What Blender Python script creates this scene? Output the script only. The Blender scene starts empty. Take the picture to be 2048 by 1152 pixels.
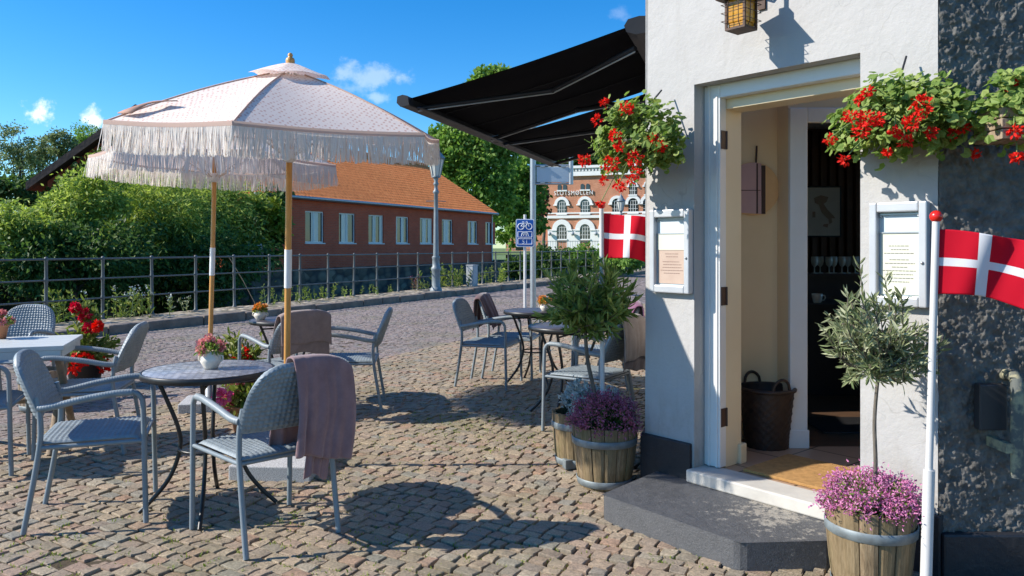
import bpy, math, random
import numpy as np
from mathutils import Vector, Matrix, noise as mnoise
R = math.radians
PI = math.pi
rnd = random.Random(7)
rng = np.random.default_rng(11)
scene = bpy.context.scene
COL = scene.collection
F = 1540.0; HZ = 493.0; CAMZ = 1.4

def G(px, py, z=0.0):            # ground point seen at a photo pixel, at height z
    Y = F * (CAMZ - z) / (py - HZ)
    return Vector(((px - 1024) * Y / F, Y, z))
def PY(px, py, Y):               # point at depth Y
    return Vector(((px - 1024) * Y / F, Y, CAMZ + (HZ - py) * Y / F))

# ---------------------------------------------------------------- mesh building
class MB:
    def __init__(s):
        s.v = []; s.f = []; s.m = []; s.s = []
    def add(s, vs, fs, mi=0, smooth=False):
        o = len(s.v)
        s.v.extend([tuple(p) for p in vs])
        for f in fs:
            s.f.append(tuple(i + o for i in f)); s.m.append(mi); s.s.append(smooth)
        return s
    def box(s, c, size, rot=None, mi=0):
        hx, hy, hz = size[0] / 2, size[1] / 2, size[2] / 2
        vs = [Vector((x, y, z)) for x in (-hx, hx) for y in (-hy, hy) for z in (-hz, hz)]
        if rot is not None: vs = [rot @ p for p in vs]
        c = Vector(c)
        fs = [(0,1,3,2),(4,6,7,5),(0,4,5,1),(2,3,7,6),(0,2,6,4),(1,5,7,3)]
        return s.add([p + c for p in vs], fs, mi)
    def box2(s, a, b, mi=0):
        return s.box([(a[i] + b[i]) / 2 for i in range(3)], [abs(b[i] - a[i]) for i in range(3)], None, mi)
    def tube(s, path, r, n=8, mi=0, cap=True, smooth=True):
        P = [Vector(p) for p in path]; k = len(P)
        rr = list(r) if isinstance(r, (list, tuple)) else [r] * k
        t0 = (P[1] - P[0]).normalized()
        up = Vector((0, 0, 1)) if abs(t0.z) < .9 else Vector((1, 0, 0))
        a = t0.cross(up).normalized()
        vs = []
        for i in range(k):
            t = (P[min(i + 1, k - 1)] - P[max(i - 1, 0)])
            t = t.normalized() if t.length > 1e-9 else t0
            a = (a - t * a.dot(t))
            a = a.normalized() if a.length > 1e-6 else t.orthogonal().normalized()
            b = t.cross(a)
            for j in range(n):
                q = 2 * PI * j / n
                vs.append(P[i] + (a * math.cos(q) + b * math.sin(q)) * rr[i])
        fs = []
        for i in range(k - 1):
            for j in range(n):
                j2 = (j + 1) % n
                fs.append((i*n+j, i*n+j2, (i+1)*n+j2, (i+1)*n+j))
        s.add(vs, fs, mi, smooth)
        if cap:
            s.add(vs[:n], [tuple(range(n - 1, -1, -1))], mi); s.add(vs[-n:], [tuple(range(n))], mi)
        return s
    def lathe(s, prof, n=24, c=(0,0,0), mi=0, smooth=True, a0=0, a1=2*PI):
        full = abs(a1 - a0 - 2 * PI) < 1e-6
        m = n if full else n + 1
        vs = []
        for (r, z) in prof:
            for j in range(m):
                q = a0 + (a1 - a0) * j / n
                vs.append((c[0] + r * math.cos(q), c[1] + r * math.sin(q), c[2] + z))
        fs = []
        for i in range(len(prof) - 1):
            for j in range(n):
                j2 = (j + 1) % m
                fs.append((i*m+j, i*m+j2, (i+1)*m+j2, (i+1)*m+j))
        return s.add(vs, fs, mi, smooth)
    def sphere(s, c, r, n=14, mi=0, sx=1, sy=1, sz=1):
        o = len(s.v)
        k = max(6, n // 2)
        s.lathe([(max(1e-4, math.sin(PI*i/k)) , -math.cos(PI*i/k)) for i in range(k + 1)], n, (0,0,0), mi)
        for i in range(o, len(s.v)):
            x, y, z = s.v[i]; s.v[i] = (c[0] + x*r*sx, c[1] + y*r*sy, c[2] + z*r*sz)
        return s
    def prism(s, poly, z0, z1, mi=0, mi_side=None):
        n = len(poly)
        ar = sum(poly[i][0]*poly[(i+1)%n][1] - poly[(i+1)%n][0]*poly[i][1] for i in range(n))
        if ar < 0: poly = poly[::-1]
        vs = [(p[0], p[1], z0) for p in poly] + [(p[0], p[1], z1) for p in poly]
        s.add(vs, [tuple(range(n-1,-1,-1)), tuple(range(n, 2*n))], mi)
        s.add(vs, [(i, (i+1)%n, n+(i+1)%n, n+i) for i in range(n)], mi if mi_side is None else mi_side)
        return s
    def np_grid(s, X, Y, Z, mi=0, smooth=True, flip=False):
        nu, nv = X.shape
        V = np.stack([X, Y, Z], -1).reshape(-1, 3)
        I = np.arange(nu * nv).reshape(nu, nv)
        a, b, c, d = I[:-1,:-1].ravel(), I[1:,:-1].ravel(), I[1:,1:].ravel(), I[:-1,1:].ravel()
        Fq = np.stack([a, d, c, b] if flip else [a, b, c, d], -1)
        return s.add(V.tolist(), Fq.tolist(), mi, smooth)
    def mesh(s, name):
        me = bpy.data.meshes.new(name)
        me.from_pydata(s.v, [], s.f)
        me.polygons.foreach_set('material_index', s.m)
        me.polygons.foreach_set('use_smooth', s.s)
        me.update()
        return me

def link(name, me, mats, parent=None):
    o = bpy.data.objects.new(name, me); COL.objects.link(o)
    if not isinstance(mats, (list, tuple)): mats = [mats]
    for m in mats: me.materials.append(m)
    if parent is not None: o.parent = parent
    return o
def part(mb, name, mats, parent=None, bevel=0, label=None):
    o = link(name, mb.mesh(name), mats, parent)
    if bevel:
        b = o.modifiers.new('bevel', 'BEVEL'); b.width = bevel; b.segments = 2; b.limit_method = 'ANGLE'; b.angle_limit = R(40)
    if label: o['label'] = label
    return o
def np_mesh(name, V, Fc, mats, parent=None, smooth=False):
    me = bpy.data.meshes.new(name)
    V = np.asarray(V, dtype=np.float32); Fc = np.asarray(Fc, dtype=np.int32)
    k = Fc.shape[1]
    me.vertices.add(len(V)); me.vertices.foreach_set('co', V.ravel())
    me.loops.add(Fc.size); me.loops.foreach_set('vertex_index', Fc.ravel())
    me.polygons.add(len(Fc)); me.polygons.foreach_set('loop_start', np.arange(0, Fc.size, k, dtype=np.int32))
    me.polygons.foreach_set('use_smooth', np.full(len(Fc), smooth, dtype=bool))
    me.update(calc_edges=True); me.validate()
    return link(name, me, mats, parent)

def tag(o, label, cat, group=None, kind=None):
    o['label'] = label; o['category'] = cat
    if group: o['group'] = group
    if kind: o['kind'] = kind
    return o
def struct(o):
    o['kind'] = 'structure'; return o
def thing(name, label, cat, loc=(0,0,0), rz=0, group=None, rot=None):
    o = bpy.data.objects.new(name, None); COL.objects.link(o)
    o.empty_display_size = .1
    o.location = loc; o.rotation_euler = rot if rot else (0, 0, rz)
    return tag(o, label, cat, group)
def dup(root, loc, rz, label, group=None, name=None):
    r = root.copy(); COL.objects.link(r); r.location = loc; r.rotation_euler = (0, 0, rz); r['label'] = label
    if name: r.name = name
    if group: r['group'] = group
    for ch in list(root.children):
        c = ch.copy(); COL.objects.link(c); c.parent = r
        for g in ch.children:
            d = g.copy(); COL.objects.link(d); d.parent = c
    return r

# ---------------------------------------------------------------- materials
def srgb(r, g, b):
    f = lambda c: (c/255/12.92) if c/255 <= .04045 else ((c/255 + .055)/1.055)**2.4
    return (f(r), f(g), f(b))
def c4(c): return (c[0], c[1], c[2], 1)
class NT:
    def __init__(s, name):
        s.m = bpy.data.materials.new(name); s.m.use_nodes = True
        s.t = s.m.node_tree; s.b = s.t.nodes['Principled BSDF']; s.out = s.t.nodes['Material Output']
    def n(s, typ, **kw):
        x = s.t.nodes.new(typ)
        for k, v in kw.items():
            if k in x.inputs: s.put(x.inputs[k], v)
            else: setattr(x, k, v)
        return x
    def put(s, inp, v):
        if hasattr(v, 'is_output'): s.t.links.new(v, inp)
        else: inp.default_value = v
    def coord(s, kind='Object'): return s.n('ShaderNodeTexCoord').outputs[kind]
    def mapping(s, v, scale=(1,1,1), rot=(0,0,0), loc=(0,0,0)):
        x = s.n('ShaderNodeMapping'); s.put(x.inputs['Vector'], v)
        x.inputs['Scale'].default_value = scale; x.inputs['Rotation'].default_value = rot; x.inputs['Location'].default_value = loc
        return x.outputs[0]
    def noise(s, v, scale, detail=4, rough=.6):
        x = s.n('ShaderNodeTexNoise'); s.put(x.inputs['Vector'], v)
        x.inputs['Scale'].default_value = scale; x.inputs['Detail'].default_value = detail; x.inputs['Roughness'].default_value = rough
        return x.outputs['Fac']
    def math(s, op, a, b=0.0, c=None):
        x = s.n('ShaderNodeMath'); x.operation = op; s.put(x.inputs[0], a); s.put(x.inputs[1], b)
        if c is not None: s.put(x.inputs[2], c)
        return x.outputs[0]
    def mix(s, fac, a, b, mode='MIX'):
        x = s.n('ShaderNodeMix'); x.data_type = 'RGBA'; x.blend_type = mode
        s.put(x.inputs[0], fac)
        for i, c in ((6, a), (7, b)):
            s.put(x.inputs[i], c if hasattr(c, 'is_output') else c4(c))
        return x.outputs[2]
    def ramp(s, fac, stops, interp='LINEAR'):
        x = s.n('ShaderNodeValToRGB'); s.put(x.inputs[0], fac)
        e = x.color_ramp.elements; x.color_ramp.interpolation = interp
        while len(e) < len(stops): e.new(.5)
        for el, (p, c) in zip(e, stops):
            el.position = p; el.color = c4(c) if not isinstance(c, (int, float)) else (c, c, c, 1)
        return x.outputs[0]
    def bump(s, h, strength=.5, dist=.01):
        x = s.n('ShaderNodeBump'); s.put(x.inputs['Height'], h)
        x.inputs['Strength'].default_value = strength; x.inputs['Distance'].default_value = dist
        s.t.links.new(x.outputs[0], s.b.inputs['Normal']); return x
    def base(s, c, rough=.6, metal=0, spec=.5):
        s.put(s.b.inputs['Base Color'], c if hasattr(c, 'is_output') else c4(c))
        s.put(s.b.inputs['Roughness'], rough); s.b.inputs['Metallic'].default_value = metal
        s.b.inputs['Specular IOR Level'].default_value = spec
        return s
    def island(s): return s.n('ShaderNodeNewGeometry').outputs['Random Per Island']
    def translucent(s, col, fac):
        tr = s.n('ShaderNodeBsdfTranslucent'); s.put(tr.inputs[0], col if hasattr(col,'is_output') else c4(col))
        mx = s.n('ShaderNodeMixShader'); mx.inputs[0].default_value = fac
        s.t.links.new(s.b.outputs[0], mx.inputs[1]); s.t.links.new(tr.outputs[0], mx.inputs[2])
        s.t.links.new(mx.outputs[0], s.out.inputs[0]); return s

def simple(name, c1, c2=None, nscale=8, rough=.6, bump=0, bscale=60, bdist=.004, metal=0, spec=.5, stretch=(1,1,1), lo=.35, hi=.65):
    k = NT(name); v = k.mapping(k.coord(), stretch)
    if c2 is not None:
        col = k.ramp(k.noise(v, nscale, 5), [(lo, c1), (hi, c2)])
    else: col = c1
    k.base(col, rough, metal, spec)
    if bump: k.bump(k.noise(v, bscale, 4), bump, bdist)
    return k.m
def leafmat(name, c1, c2, c3, trans=.3, rough=.55, spec=.22):
    k = NT(name)
    col = k.ramp(k.island(), [(0, c1), (.5, c2), (1, c3)])
    k.base(col, rough, 0, spec)
    if trans:
        hs = k.n('ShaderNodeHueSaturation'); hs.inputs['Saturation'].default_value = 1.1; hs.inputs['Value'].default_value = 1.5
        k.put(hs.inputs['Color'], col); k.translucent(hs.outputs[0], trans)
    return k.m

MT = {}
def mk_materials():
    # setts
    for nm, stops in (('sett', [(0,(0.348,0.273,0.190)),(.16,(0.485,0.373,0.248)),(.32,(0.401,0.301,0.220)),(.46,(0.324,0.272,0.198)),(.6,(0.498,0.380,0.254)),(.72,(0.423,0.291,0.211)),(.8,(0.444,0.273,0.176)),(.9,(0.310,0.289,0.237)),(1,(0.531,0.425,0.294))]),
                      ('road_sett', [(0,(0.286,0.226,0.204)),(.25,(0.363,0.281,0.248)),(.5,(0.319,0.242,0.220)),(.75,(0.292,0.259,0.237)),(1,(0.396,0.303,0.264))])):
        k = NT(nm); v = k.coord()
        col = k.ramp(k.island(), stops)
        n1 = k.noise(v, 90, 4, .7); n2 = k.noise(v, 1.1, 4)
        n3 = k.noise(v, 260, 3, .8)
        col = k.mix(k.ramp(n1, [(.32, .7), (.62, 0.)]), col, (.10,.085,.06)); col = k.mix(k.ramp(n3, [(.55, 0.), (.75, .5)]), col, (.50,.45,.36))
        col = k.mix(k.ramp(n2, [(.5, 0.), (.72, .5)]), col, (.155,.15,.065))
        k.base(col, k.ramp(n1, [(.3,.62),(.7,.85)]), 0, .35); k.bump(k.math('ADD', k.noise(v, 55, 6, .75), k.math('MULTIPLY', n3, .3)), .9, .009); MT[nm] = k.m
    k = NT('joint_soil'); v = k.coord()
    k.base(k.ramp(k.noise(v, 3.5, 6), [(.35,(.06,.045,.03)),(.55,(.105,.082,.055)),(.68,(.10,.105,.04))]), .95, 0, .1)
    k.bump(k.noise(v, 120, 4), .6, .01); MT['soil'] = k.m
    # far street (beyond the modelled setts)
    k = NT('street_setts'); v = k.coord()
    vo = k.n('ShaderNodeTexVoronoi'); vo.inputs['Scale'].default_value = 6.5; k.put(vo.inputs['Vector'], v); vo.inputs['Randomness'].default_value = .6
    col = k.ramp(k.n('ShaderNodeSeparateColor', Color=vo.outputs['Color']).outputs[0], [(0,(.22,.18,.165)),(.5,(.29,.23,.21)),(1,(.35,.275,.25))])
    col = k.mix(k.ramp(vo.outputs['Distance'], [(.45,0.),(.62,.8)]), col, (.09,.075,.06))
    col = k.mix(k.ramp(k.noise(v, .6, 4), [(.5,0.),(.7,.35)]), col, (.15,.14,.09))
    k.base(col, .8, 0, .3); k.bump(k.math('SUBTRACT', 1.0, vo.outputs['Distance']), .8, .02); MT['street'] = k.m
    k = NT('pavement_stone'); v = k.coord()
    vo = k.n('ShaderNodeTexVoronoi'); vo.inputs['Scale'].default_value = 8; k.put(vo.inputs['Vector'], v)
    col = k.ramp(k.n('ShaderNodeSeparateColor', Color=vo.outputs['Color']).outputs[0], [(0,(.32,.265,.195)),(.5,(.43,.36,.27)),(1,(.50,.42,.32))])
    col = k.mix(k.ramp(vo.outputs['Distance'], [(.35,0.),(.62,.75)]), col, (.13,.11,.07))
    k.base(col, .85, 0, .2); k.bump(k.math('SUBTRACT', 1.0, vo.outputs['Distance']), .9, .03); MT['pave'] = k.m
    MT['kerb'] = simple('kerb_stone', (.15,.115,.09), (.25,.20,.155), 3, .85, .8, 9, .03)
    MT['bank'] = simple('bank_earth', (.02,.022,.012), (.045,.04,.025), 2, .95, .6, 6, .05)
    MT['stonewall'] = None
    k = NT('rubble_stone'); v = k.coord()
    vo = k.n('ShaderNodeTexVoronoi'); vo.inputs['Scale'].default_value = 1.9; k.put(vo.inputs['Vector'], k.mapping(v,(1,1,1.4)))
    col = k.ramp(k.n('ShaderNodeSeparateColor', Color=vo.outputs['Color']).outputs[0], [(0,(.085,.063,.045)),(.5,(.17,.125,.085)),(1,(.26,.19,.125))])
    col = k.mix(k.ramp(vo.outputs['Distance'], [(.4,0.),(.7,.8)]), col, (.03,.028,.03))
    k.base(col, .85); k.bump(k.math('SUBTRACT', 1.0, vo.outputs['Distance']), .8, .08); MT['stonewall'] = k.m
    k = NT('canal_water'); k.base((.015,.022,.015), .08); k.bump(k.noise(k.coord(), 3, 3), .15, .02); MT['water'] = k.m
    MT['lawn'] = simple('lawn_grass', (.10,.15,.035), (.16,.22,.06), 3, .9, .5, 30, .03)
    # brick
    def brick(nm, c1, c2, mort, sc=1.0, axis='xz'):
        k = NT(nm); v = k.coord()
        sp = k.n('ShaderNodeSeparateXYZ'); k.put(sp.inputs[0], v)
        cb = k.n('ShaderNodeCombineXYZ')
        k.put(cb.inputs[0], k.math('ADD', sp.outputs[0], sp.outputs[1])); k.put(cb.inputs[1], sp.outputs[2])
        b = k.n('ShaderNodeTexBrick'); k.put(b.inputs['Vector'], cb.outputs[0])
        b.inputs['Scale'].default_value = 1; b.inputs['Brick Width'].default_value = .24*sc; b.inputs['Row Height'].default_value = .075*sc
        b.inputs['Mortar Size'].default_value = .008*sc; b.inputs['Color1'].default_value = c4(c1); b.inputs['Color2'].default_value = c4(c2); b.inputs['Mortar'].default_value = c4(mort)
        b.inputs['Bias'].default_value = .1
        col = k.mix(k.ramp(k.noise(v, .9, 5), [(.4,0.),(.75,.5)]), b.outputs['Color'], tuple(x*.6 for x in c1))
        k.base(col, .85, 0, .2); k.bump(k.math('SUBTRACT', 1.0, b.outputs['Fac']), .5, .01); return k.m
    MT['redbrick'] = brick('dark_red_brick', (.64,.12,.055), (.52,.095,.05), (.44,.19,.12))
    MT['millbrick'] = brick('warm_brick', (.60,.25,.14), (.50,.195,.11), (.50,.32,.22), 1.6)
    k = NT('roof_tile'); v = k.coord()
    col = k.ramp(k.noise(v, 5.0, 5, .8), [(.3,(.50,.125,.032)),(.5,(.78,.235,.062)),(.7,(.84,.33,.105))])
    k.base(col, .75, 0, .3); MT['rooftile'] = k.m
    MT['darkroof'] = simple('dark_tarred_roof', (.035,.022,.018), (.06,.035,.028), 4, .8, .5, 8, .03)
    MT['whitetrim'] = simple('white_painted_trim', (.74,.73,.70), (.66,.65,.62), 3, .5)
    MT['stucco'] = simple('white_stucco', (.80,.79,.76), (.74,.73,.70), 1.2, .8, .12, 50, .004)
    k = NT('cafe_plaster'); v = k.coord()
    c = k.ramp(k.noise(v, 1.7, 6, .65), [(.3,(.415,.402,.385)),(.55,(.44,.427,.41)),(.75,(.39,.375,.352))])
    w = k.math('MULTIPLY', k.ramp(k.noise(k.mapping(v,(6,6,.8)), 2.5, 5), [(.56,0.),(.75,.5)]), 1.0)
    c = k.mix(w, c, (.37,.35,.32))
    k.base(c, .85, 0, .25)
    bm = k.math('ADD', k.math('MULTIPLY', k.noise(v, 5, 3), 1.3), k.math('MULTIPLY', k.noise(v, 55, 4, .7), .35))
    sp = k.n('ShaderNodeSeparateXYZ'); k.put(sp.inputs[0], v)
    vo = k.n('ShaderNodeTexVoronoi'); vo.feature = 'DISTANCE_TO_EDGE'; vo.inputs['Scale'].default_value = 1.1
    wv = k.n('ShaderNodeVectorMath'); wv.operation = 'ADD'; k.put(wv.inputs[0], v); nz = k.n('ShaderNodeTexNoise'); nz.inputs['Scale'].default_value = 4; k.put(nz.inputs['Vector'], v); k.put(wv.inputs[1], nz.outputs['Color']); k.put(vo.inputs['Vector'], wv.outputs[0])
    crack = k.math('MULTIPLY', k.ramp(vo.outputs['Distance'], [(.0,.4),(.008,0.)]), k.ramp(k.noise(v, 1.3, 3), [(.52,0.),(.60,1.)]))
    chips = k.math('MULTIPLY', k.ramp(k.noise(v, 24, 3), [(.70,0.),(.73,1.)]), .5)
    splash = k.math('MULTIPLY', k.ramp(sp.outputs[2], [(.30,1.),(.62,0.)]), k.ramp(k.noise(k.mapping(v,(1,1,.5)), 9, 6, .7), [(.42,0.),(.62,.75)]))
    c = k.mix(crack, c, (.26,.245,.22)); c = k.mix(chips, c, (.36,.345,.32)); c = k.mix(splash, c, (.31,.285,.24)); k.put(k.b.inputs['Base Color'], c)
    k.bump(bm, .4, .018); MT['plaster'] = k.m
    MT['plinth'] = simple('black_plinth_paint', (.012,.013,.017), (.022,.023,.028), 4, .55, .5, 25, .01)
    k = NT('charcoal_roughcast'); v = k.coord()
    k.base(k.ramp(k.noise(v, 14, 5), [(.35,(.105,.097,.085)),(.65,(.20,.188,.168))]), .8, 0, .3); k.bump(k.noise(v, 130, 5, .7), .7, .006); MT['roughcast'] = k.m
    # step stone : dark, worn pale patch in the middle
    k = NT('worn_step_stone'); v = k.coord()
    vv = k.n('ShaderNodeVectorMath'); vv.operation = 'DISTANCE'; k.put(vv.inputs[0], v); vv.inputs[1].default_value = (1.28,3.66,.14)
    n1 = k.noise(v, 26, 7, .8); n2 = k.noise(v, 7, 4)
    wear = k.math('SUBTRACT', k.math('ADD', k.math('MULTIPLY', n1, 1.0), k.math('MULTIPLY', n2, .35)), k.math('MULTIPLY', vv.outputs['Value'], .62))
    col = k.ramp(n1, [(.3,(.055,.056,.06)),(.7,(.105,.107,.112))])
    col = k.mix(k.ramp(wear, [(.555,0.),(.645,.9)]), col, (.40,.36,.295))
    col = k.mix(k.ramp(k.noise(v, 190, 4, .85), [(.52,0.),(.62,.6)]), col, (.19,.19,.185))
    k.base(col, k.ramp(n1, [(.3,.35),(.7,.7)]), 0, .5); k.bump(k.noise(v, 90, 6, .8), .8, .008); MT['step'] = k.m
    MT['sill'] = simple('pale_sill_stone', (.46,.43,.38), (.56,.53,.47), 5, .7, .3, 40, .003)
    MT['framewhite'] = simple('white_gloss_paint', (.76,.75,.71), (.70,.69,.65), 3, .35)
    MT['beige'] = simple('beige_wall_paint', (.88,.69,.43), (.83,.64,.39), 1.5, .8, .1, 40, .003)
    MT['cream'] = simple('cream_lining_paint', (.76,.64,.43), (.72,.60,.39), 2, .45)
    k = NT('floor_tile'); v = k.coord()
    b = k.n('ShaderNodeTexBrick'); k.put(b.inputs['Vector'], k.mapping(v,(1,1,1),(0,0,R(-40)))); b.offset = 0
    b.inputs['Scale'].default_value = 1; b.inputs['Brick Width'].default_value = .32; b.inputs['Row Height'].default_value = .32; b.inputs['Mortar Size'].default_value = .006
    b.inputs['Color1'].default_value = (.40,.27,.18,1); b.inputs['Color2'].default_value = (.34,.225,.15,1); b.inputs['Mortar'].default_value = (.05,.035,.025,1)
    k.base(b.outputs[0], .45); MT['floortile'] = k.m
    MT['woodfloor'] = simple('dark_wood_floor', (.10,.055,.03), (.06,.033,.02), 3, .5, 0, stretch=(1,8,1))
    MT['slat'] = simple('dark_slats', (.13,.07,.045), (.09,.05,.033), 5, .6)
    MT['black'] = simple('black_lacquer', (.012,.012,.013), None, rough=.5)
    MT['coir'] = simple('coir_mat', (.50,.27,.09), (.36,.19,.06), 30, .95, .8, 200, .008)
    MT['wicker'] = simple('grey_blue_wicker', (.195,.232,.25), (.26,.298,.315), 14, .5, .15, 120, .002)
    MT['wickertube'] = simple('grey_blue_metal', (.19,.228,.25), (.22,.258,.28), 6, .38)
    MT['iron'] = simple('black_iron', (.014,.014,.015), (.024,.023,.022), 12, .4, metal=.0)
    k = NT('mosaic_top'); v = k.coord()
    b = k.n('ShaderNodeTexBrick'); k.put(b.inputs['Vector'], k.mapping(v,(1,1,1),(0,0,R(28)))); b.inputs['Scale'].default_value = 1
    b.inputs['Brick Width'].default_value = .05; b.inputs['Row Height'].default_value = .026; b.inputs['Mortar Size'].default_value = .0026
    b.inputs['Color1'].default_value = (.20,.215,.25,1); b.inputs['Color2'].default_value = (.40,.41,.44,1); b.inputs['Mortar'].default_value = (.10,.10,.11,1)
    k.base(b.outputs[0], k.ramp(k.noise(v, 30), [(.3,.22),(.7,.42)])); k.bump(k.math('ADD', k.math('SUBTRACT',1.0,b.outputs['Fac']), k.noise(v, 40)), .25, .002); MT['mosaic'] = k.m
    MT['darktop'] = simple('dark_table_top', (.05,.048,.06), (.09,.085,.10), 20, .35)
    MT['greypaint'] = simple('pale_grey_paint', (.54,.56,.54), (.47,.49,.475), 6, .55, .25, 40, .003, stretch=(1,6,1))
    MT['oldwood'] = simple('weathered_wood', (.21,.15,.10), (.33,.25,.17), 6, .8, .5, 30, .004, stretch=(4,4,1))
    k = NT('granite'); v = k.coord()
    n1 = k.noise(v, 160, 3, .8)
    k.base(k.ramp(n1, [(.38,(.20,.20,.205)),(.5,(.44,.44,.44)),(.62,(.58,.58,.57))]), .75); k.bump(n1, .2, .003); MT['granite'] = k.m
    k = NT('pole_wood'); v = k.coord()
    n1 = k.noise(k.mapping(v,(9,9,.7)), 9, 6)
    k.base(k.ramp(n1, [(.3,(.50,.23,.055)),(.7,(.68,.35,.10))]), .4); MT['polewood'] = k.m
    MT['polewhite'] = simple('white_joint', (.78,.78,.79), None, rough=.35)
    # canopy fabric with small pink dots
    k = NT('dotted_canopy'); v = k.coord('UV')
    vo = k.n('ShaderNodeTexVoronoi'); vo.inputs['Randomness'].default_value = .3; vo.inputs['Scale'].default_value = 1
    k.put(vo.inputs['Vector'], k.mapping(v, (38,38,1), (0,0,R(45))))
    col = k.mix(k.ramp(vo.outputs['Distance'], [(.22,.85),(.31,0.)]), (.89,.77,.69), (.64,.38,.31))
    k.base(col, .85, 0, .1); k.translucent(k.mix(.5, col, (.85,.70,.66)), .26); MT['canopy'] = k.m
    k = NT('plain_canopy'); k.base((.60,.44,.37), .85, 0, .1); k.translucent((.75,.6,.52), .25); MT['canopyplain'] = k.m
    k = NT('brown_tie'); k.base((.36,.20,.145), .8); MT['tie'] = k.m
    k = NT('fringe'); k.base(k.ramp(k.island(), [(0,(.74,.67,.60)),(.5,(.83,.77,.71)),(1,(.88,.84,.79))]), .9, 0, .1); k.translucent((.88,.82,.76), .32); MT['fringe'] = k.m
    for nm, a, b in (('blanket_mauve',(.30,.185,.185),(.235,.14,.14)),('blanket_taupe',(.30,.225,.205),(.24,.18,.165)),('blanket_beige',(.42,.33,.275),(.35,.27,.225)),('blanket_brown',(.15,.085,.085),(.10,.055,.055)),('blanket_purple',(.22,.09,.16),(.16,.065,.12))):
        k = NT(nm); v = k.coord(); col = k.ramp(k.noise(v, 12, 5, .7), [(.35,a),(.65,b)])
        k.base(col, .95, 0, .1); k.b.inputs['Sheen Weight'].default_value = .35; k.bump(k.noise(v, 320, 3), .5, .003); MT[nm] = k.m
    MT['awning'] = simple('black_awning_fabric', (.004,.004,.006), (.006,.006,.008), 3, .9, spec=.05)
    MT['awnmetal'] = simple('anthracite_metal', (.014,.015,.018), (.02,.021,.025), 6, .5, spec=.3)
    MT['steel'] = simple('galvanised_steel', (.42,.44,.45), (.34,.36,.37), 9, .4, metal=.6)
    MT['fencepaint'] = simple('fence_grey_paint', (.12,.13,.125), (.085,.092,.088), 10, .5)
    MT['lamppaint'] = simple('lamp_grey_paint', (.22,.255,.265), (.17,.20,.21), 6, .45)
    MT['paleglass'] = simple('pale_lamp_glass', (.62,.62,.56), None, rough=.2)
    MT['whitepole'] = simple('white_pole_paint', (.62,.61,.60), (.56,.55,.53), 5, .4)
    MT['redball'] = simple('red_gloss', (.62,.018,.012), None, rough=.25)
    k = NT('flag_red'); v = k.coord(); k.base((.66,.008,.03), .75, 0, .2); k.translucent((.85,.012,.04), .35); MT['flagred'] = k.m
    k = NT('flag_white'); k.base((.80,.79,.80), .8, 0, .2); k.translucent((.8,.8,.8), .25); MT['flagwhite'] = k.m
    # barrels
    k = NT('barrel_oak'); v = k.coord()
    g = k.noise(k.mapping(v,(9,9,.9)), 9, 7, .75); isl = k.island()
    col = k.ramp(g, [(.3,(.085,.055,.03)),(.5,(.235,.17,.10)),(.7,(.37,.28,.175))])
    col = k.mix(k.ramp(isl, [(0,0.),(1,.5)]), col, (.20,.15,.075))
    col = k.mix(k.ramp(k.noise(v,4,5), [(.5,0.),(.72,.6)]), col, (.10,.11,.035))
    k.base(col, .85, 0, .2); k.bump(g, .6, .008); MT['oak'] = k.m
    MT['hoop'] = simple('galvanised_hoop', (.24,.28,.29), (.15,.17,.175), 14, .55, .2, 60, .002, metal=.3)
    MT['terracotta'] = simple('terracotta', (.52,.235,.125), (.43,.19,.10), 9, .8)
    MT['ceramic'] = simple('cream_ceramic', (.74,.68,.58), (.64,.57,.46), 14, .25)
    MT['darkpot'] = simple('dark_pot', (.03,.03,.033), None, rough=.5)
    MT['bark'] = simple('bark', (.10,.085,.065), (.17,.145,.115), 12, .9, .6, 40, .01, stretch=(3,3,.6))
    MT['darkbark'] = simple('dark_bark', (.045,.035,.028), (.08,.062,.05), 6, .9)
    # foliage
    MT['geranium'] = leafmat('geranium_leaf', (.12,.20,.04), (.20,.29,.065), (.33,.39,.12), .35)
    MT['olive'] = leafmat('olive_leaf', (.13,.17,.07), (.25,.28,.14), (.45,.46,.30), .25)
    MT['oleander'] = leafmat('oleander_leaf', (.08,.14,.035), (.18,.26,.065), (.34,.40,.13), .34, .4)
    MT['willow'] = leafmat('willow_leaf', (.15,.22,.042), (.28,.36,.075), (.44,.50,.14), .42)
    MT['shrub'] = leafmat('shrub_leaf', (.034,.075,.018), (.07,.13,.03), (.13,.20,.05), .3)
    MT['treeleaf'] = leafmat('tree_leaf', (.09,.18,.035), (.16,.28,.055), (.26,.37,.095), .4)
    MT['paleleaf'] = leafmat('pale_tree_leaf', (.10,.15,.06), (.16,.21,.09), (.22,.26,.12), .35)
    MT['yellowleaf'] = leafmat('yellow_green_leaf', (.13,.19,.025), (.19,.26,.035), (.26,.30,.06), .3)
    MT['copper'] = leafmat('copper_leaf', (.10,.045,.03), (.15,.08,.045), (.12,.10,.04), .25)
    MT['weed'] = leafmat('weed_leaf', (.10,.16,.03), (.18,.23,.05), (.28,.29,.09), .3)
    MT['ivy'] = leafmat('ivy_leaf', (.05,.085,.02), (.095,.14,.032), (.16,.19,.05), .2)
    MT['silver'] = leafmat('silver_leaf', (.36,.40,.38), (.46,.50,.47), (.55,.58,.55), .15)
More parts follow.
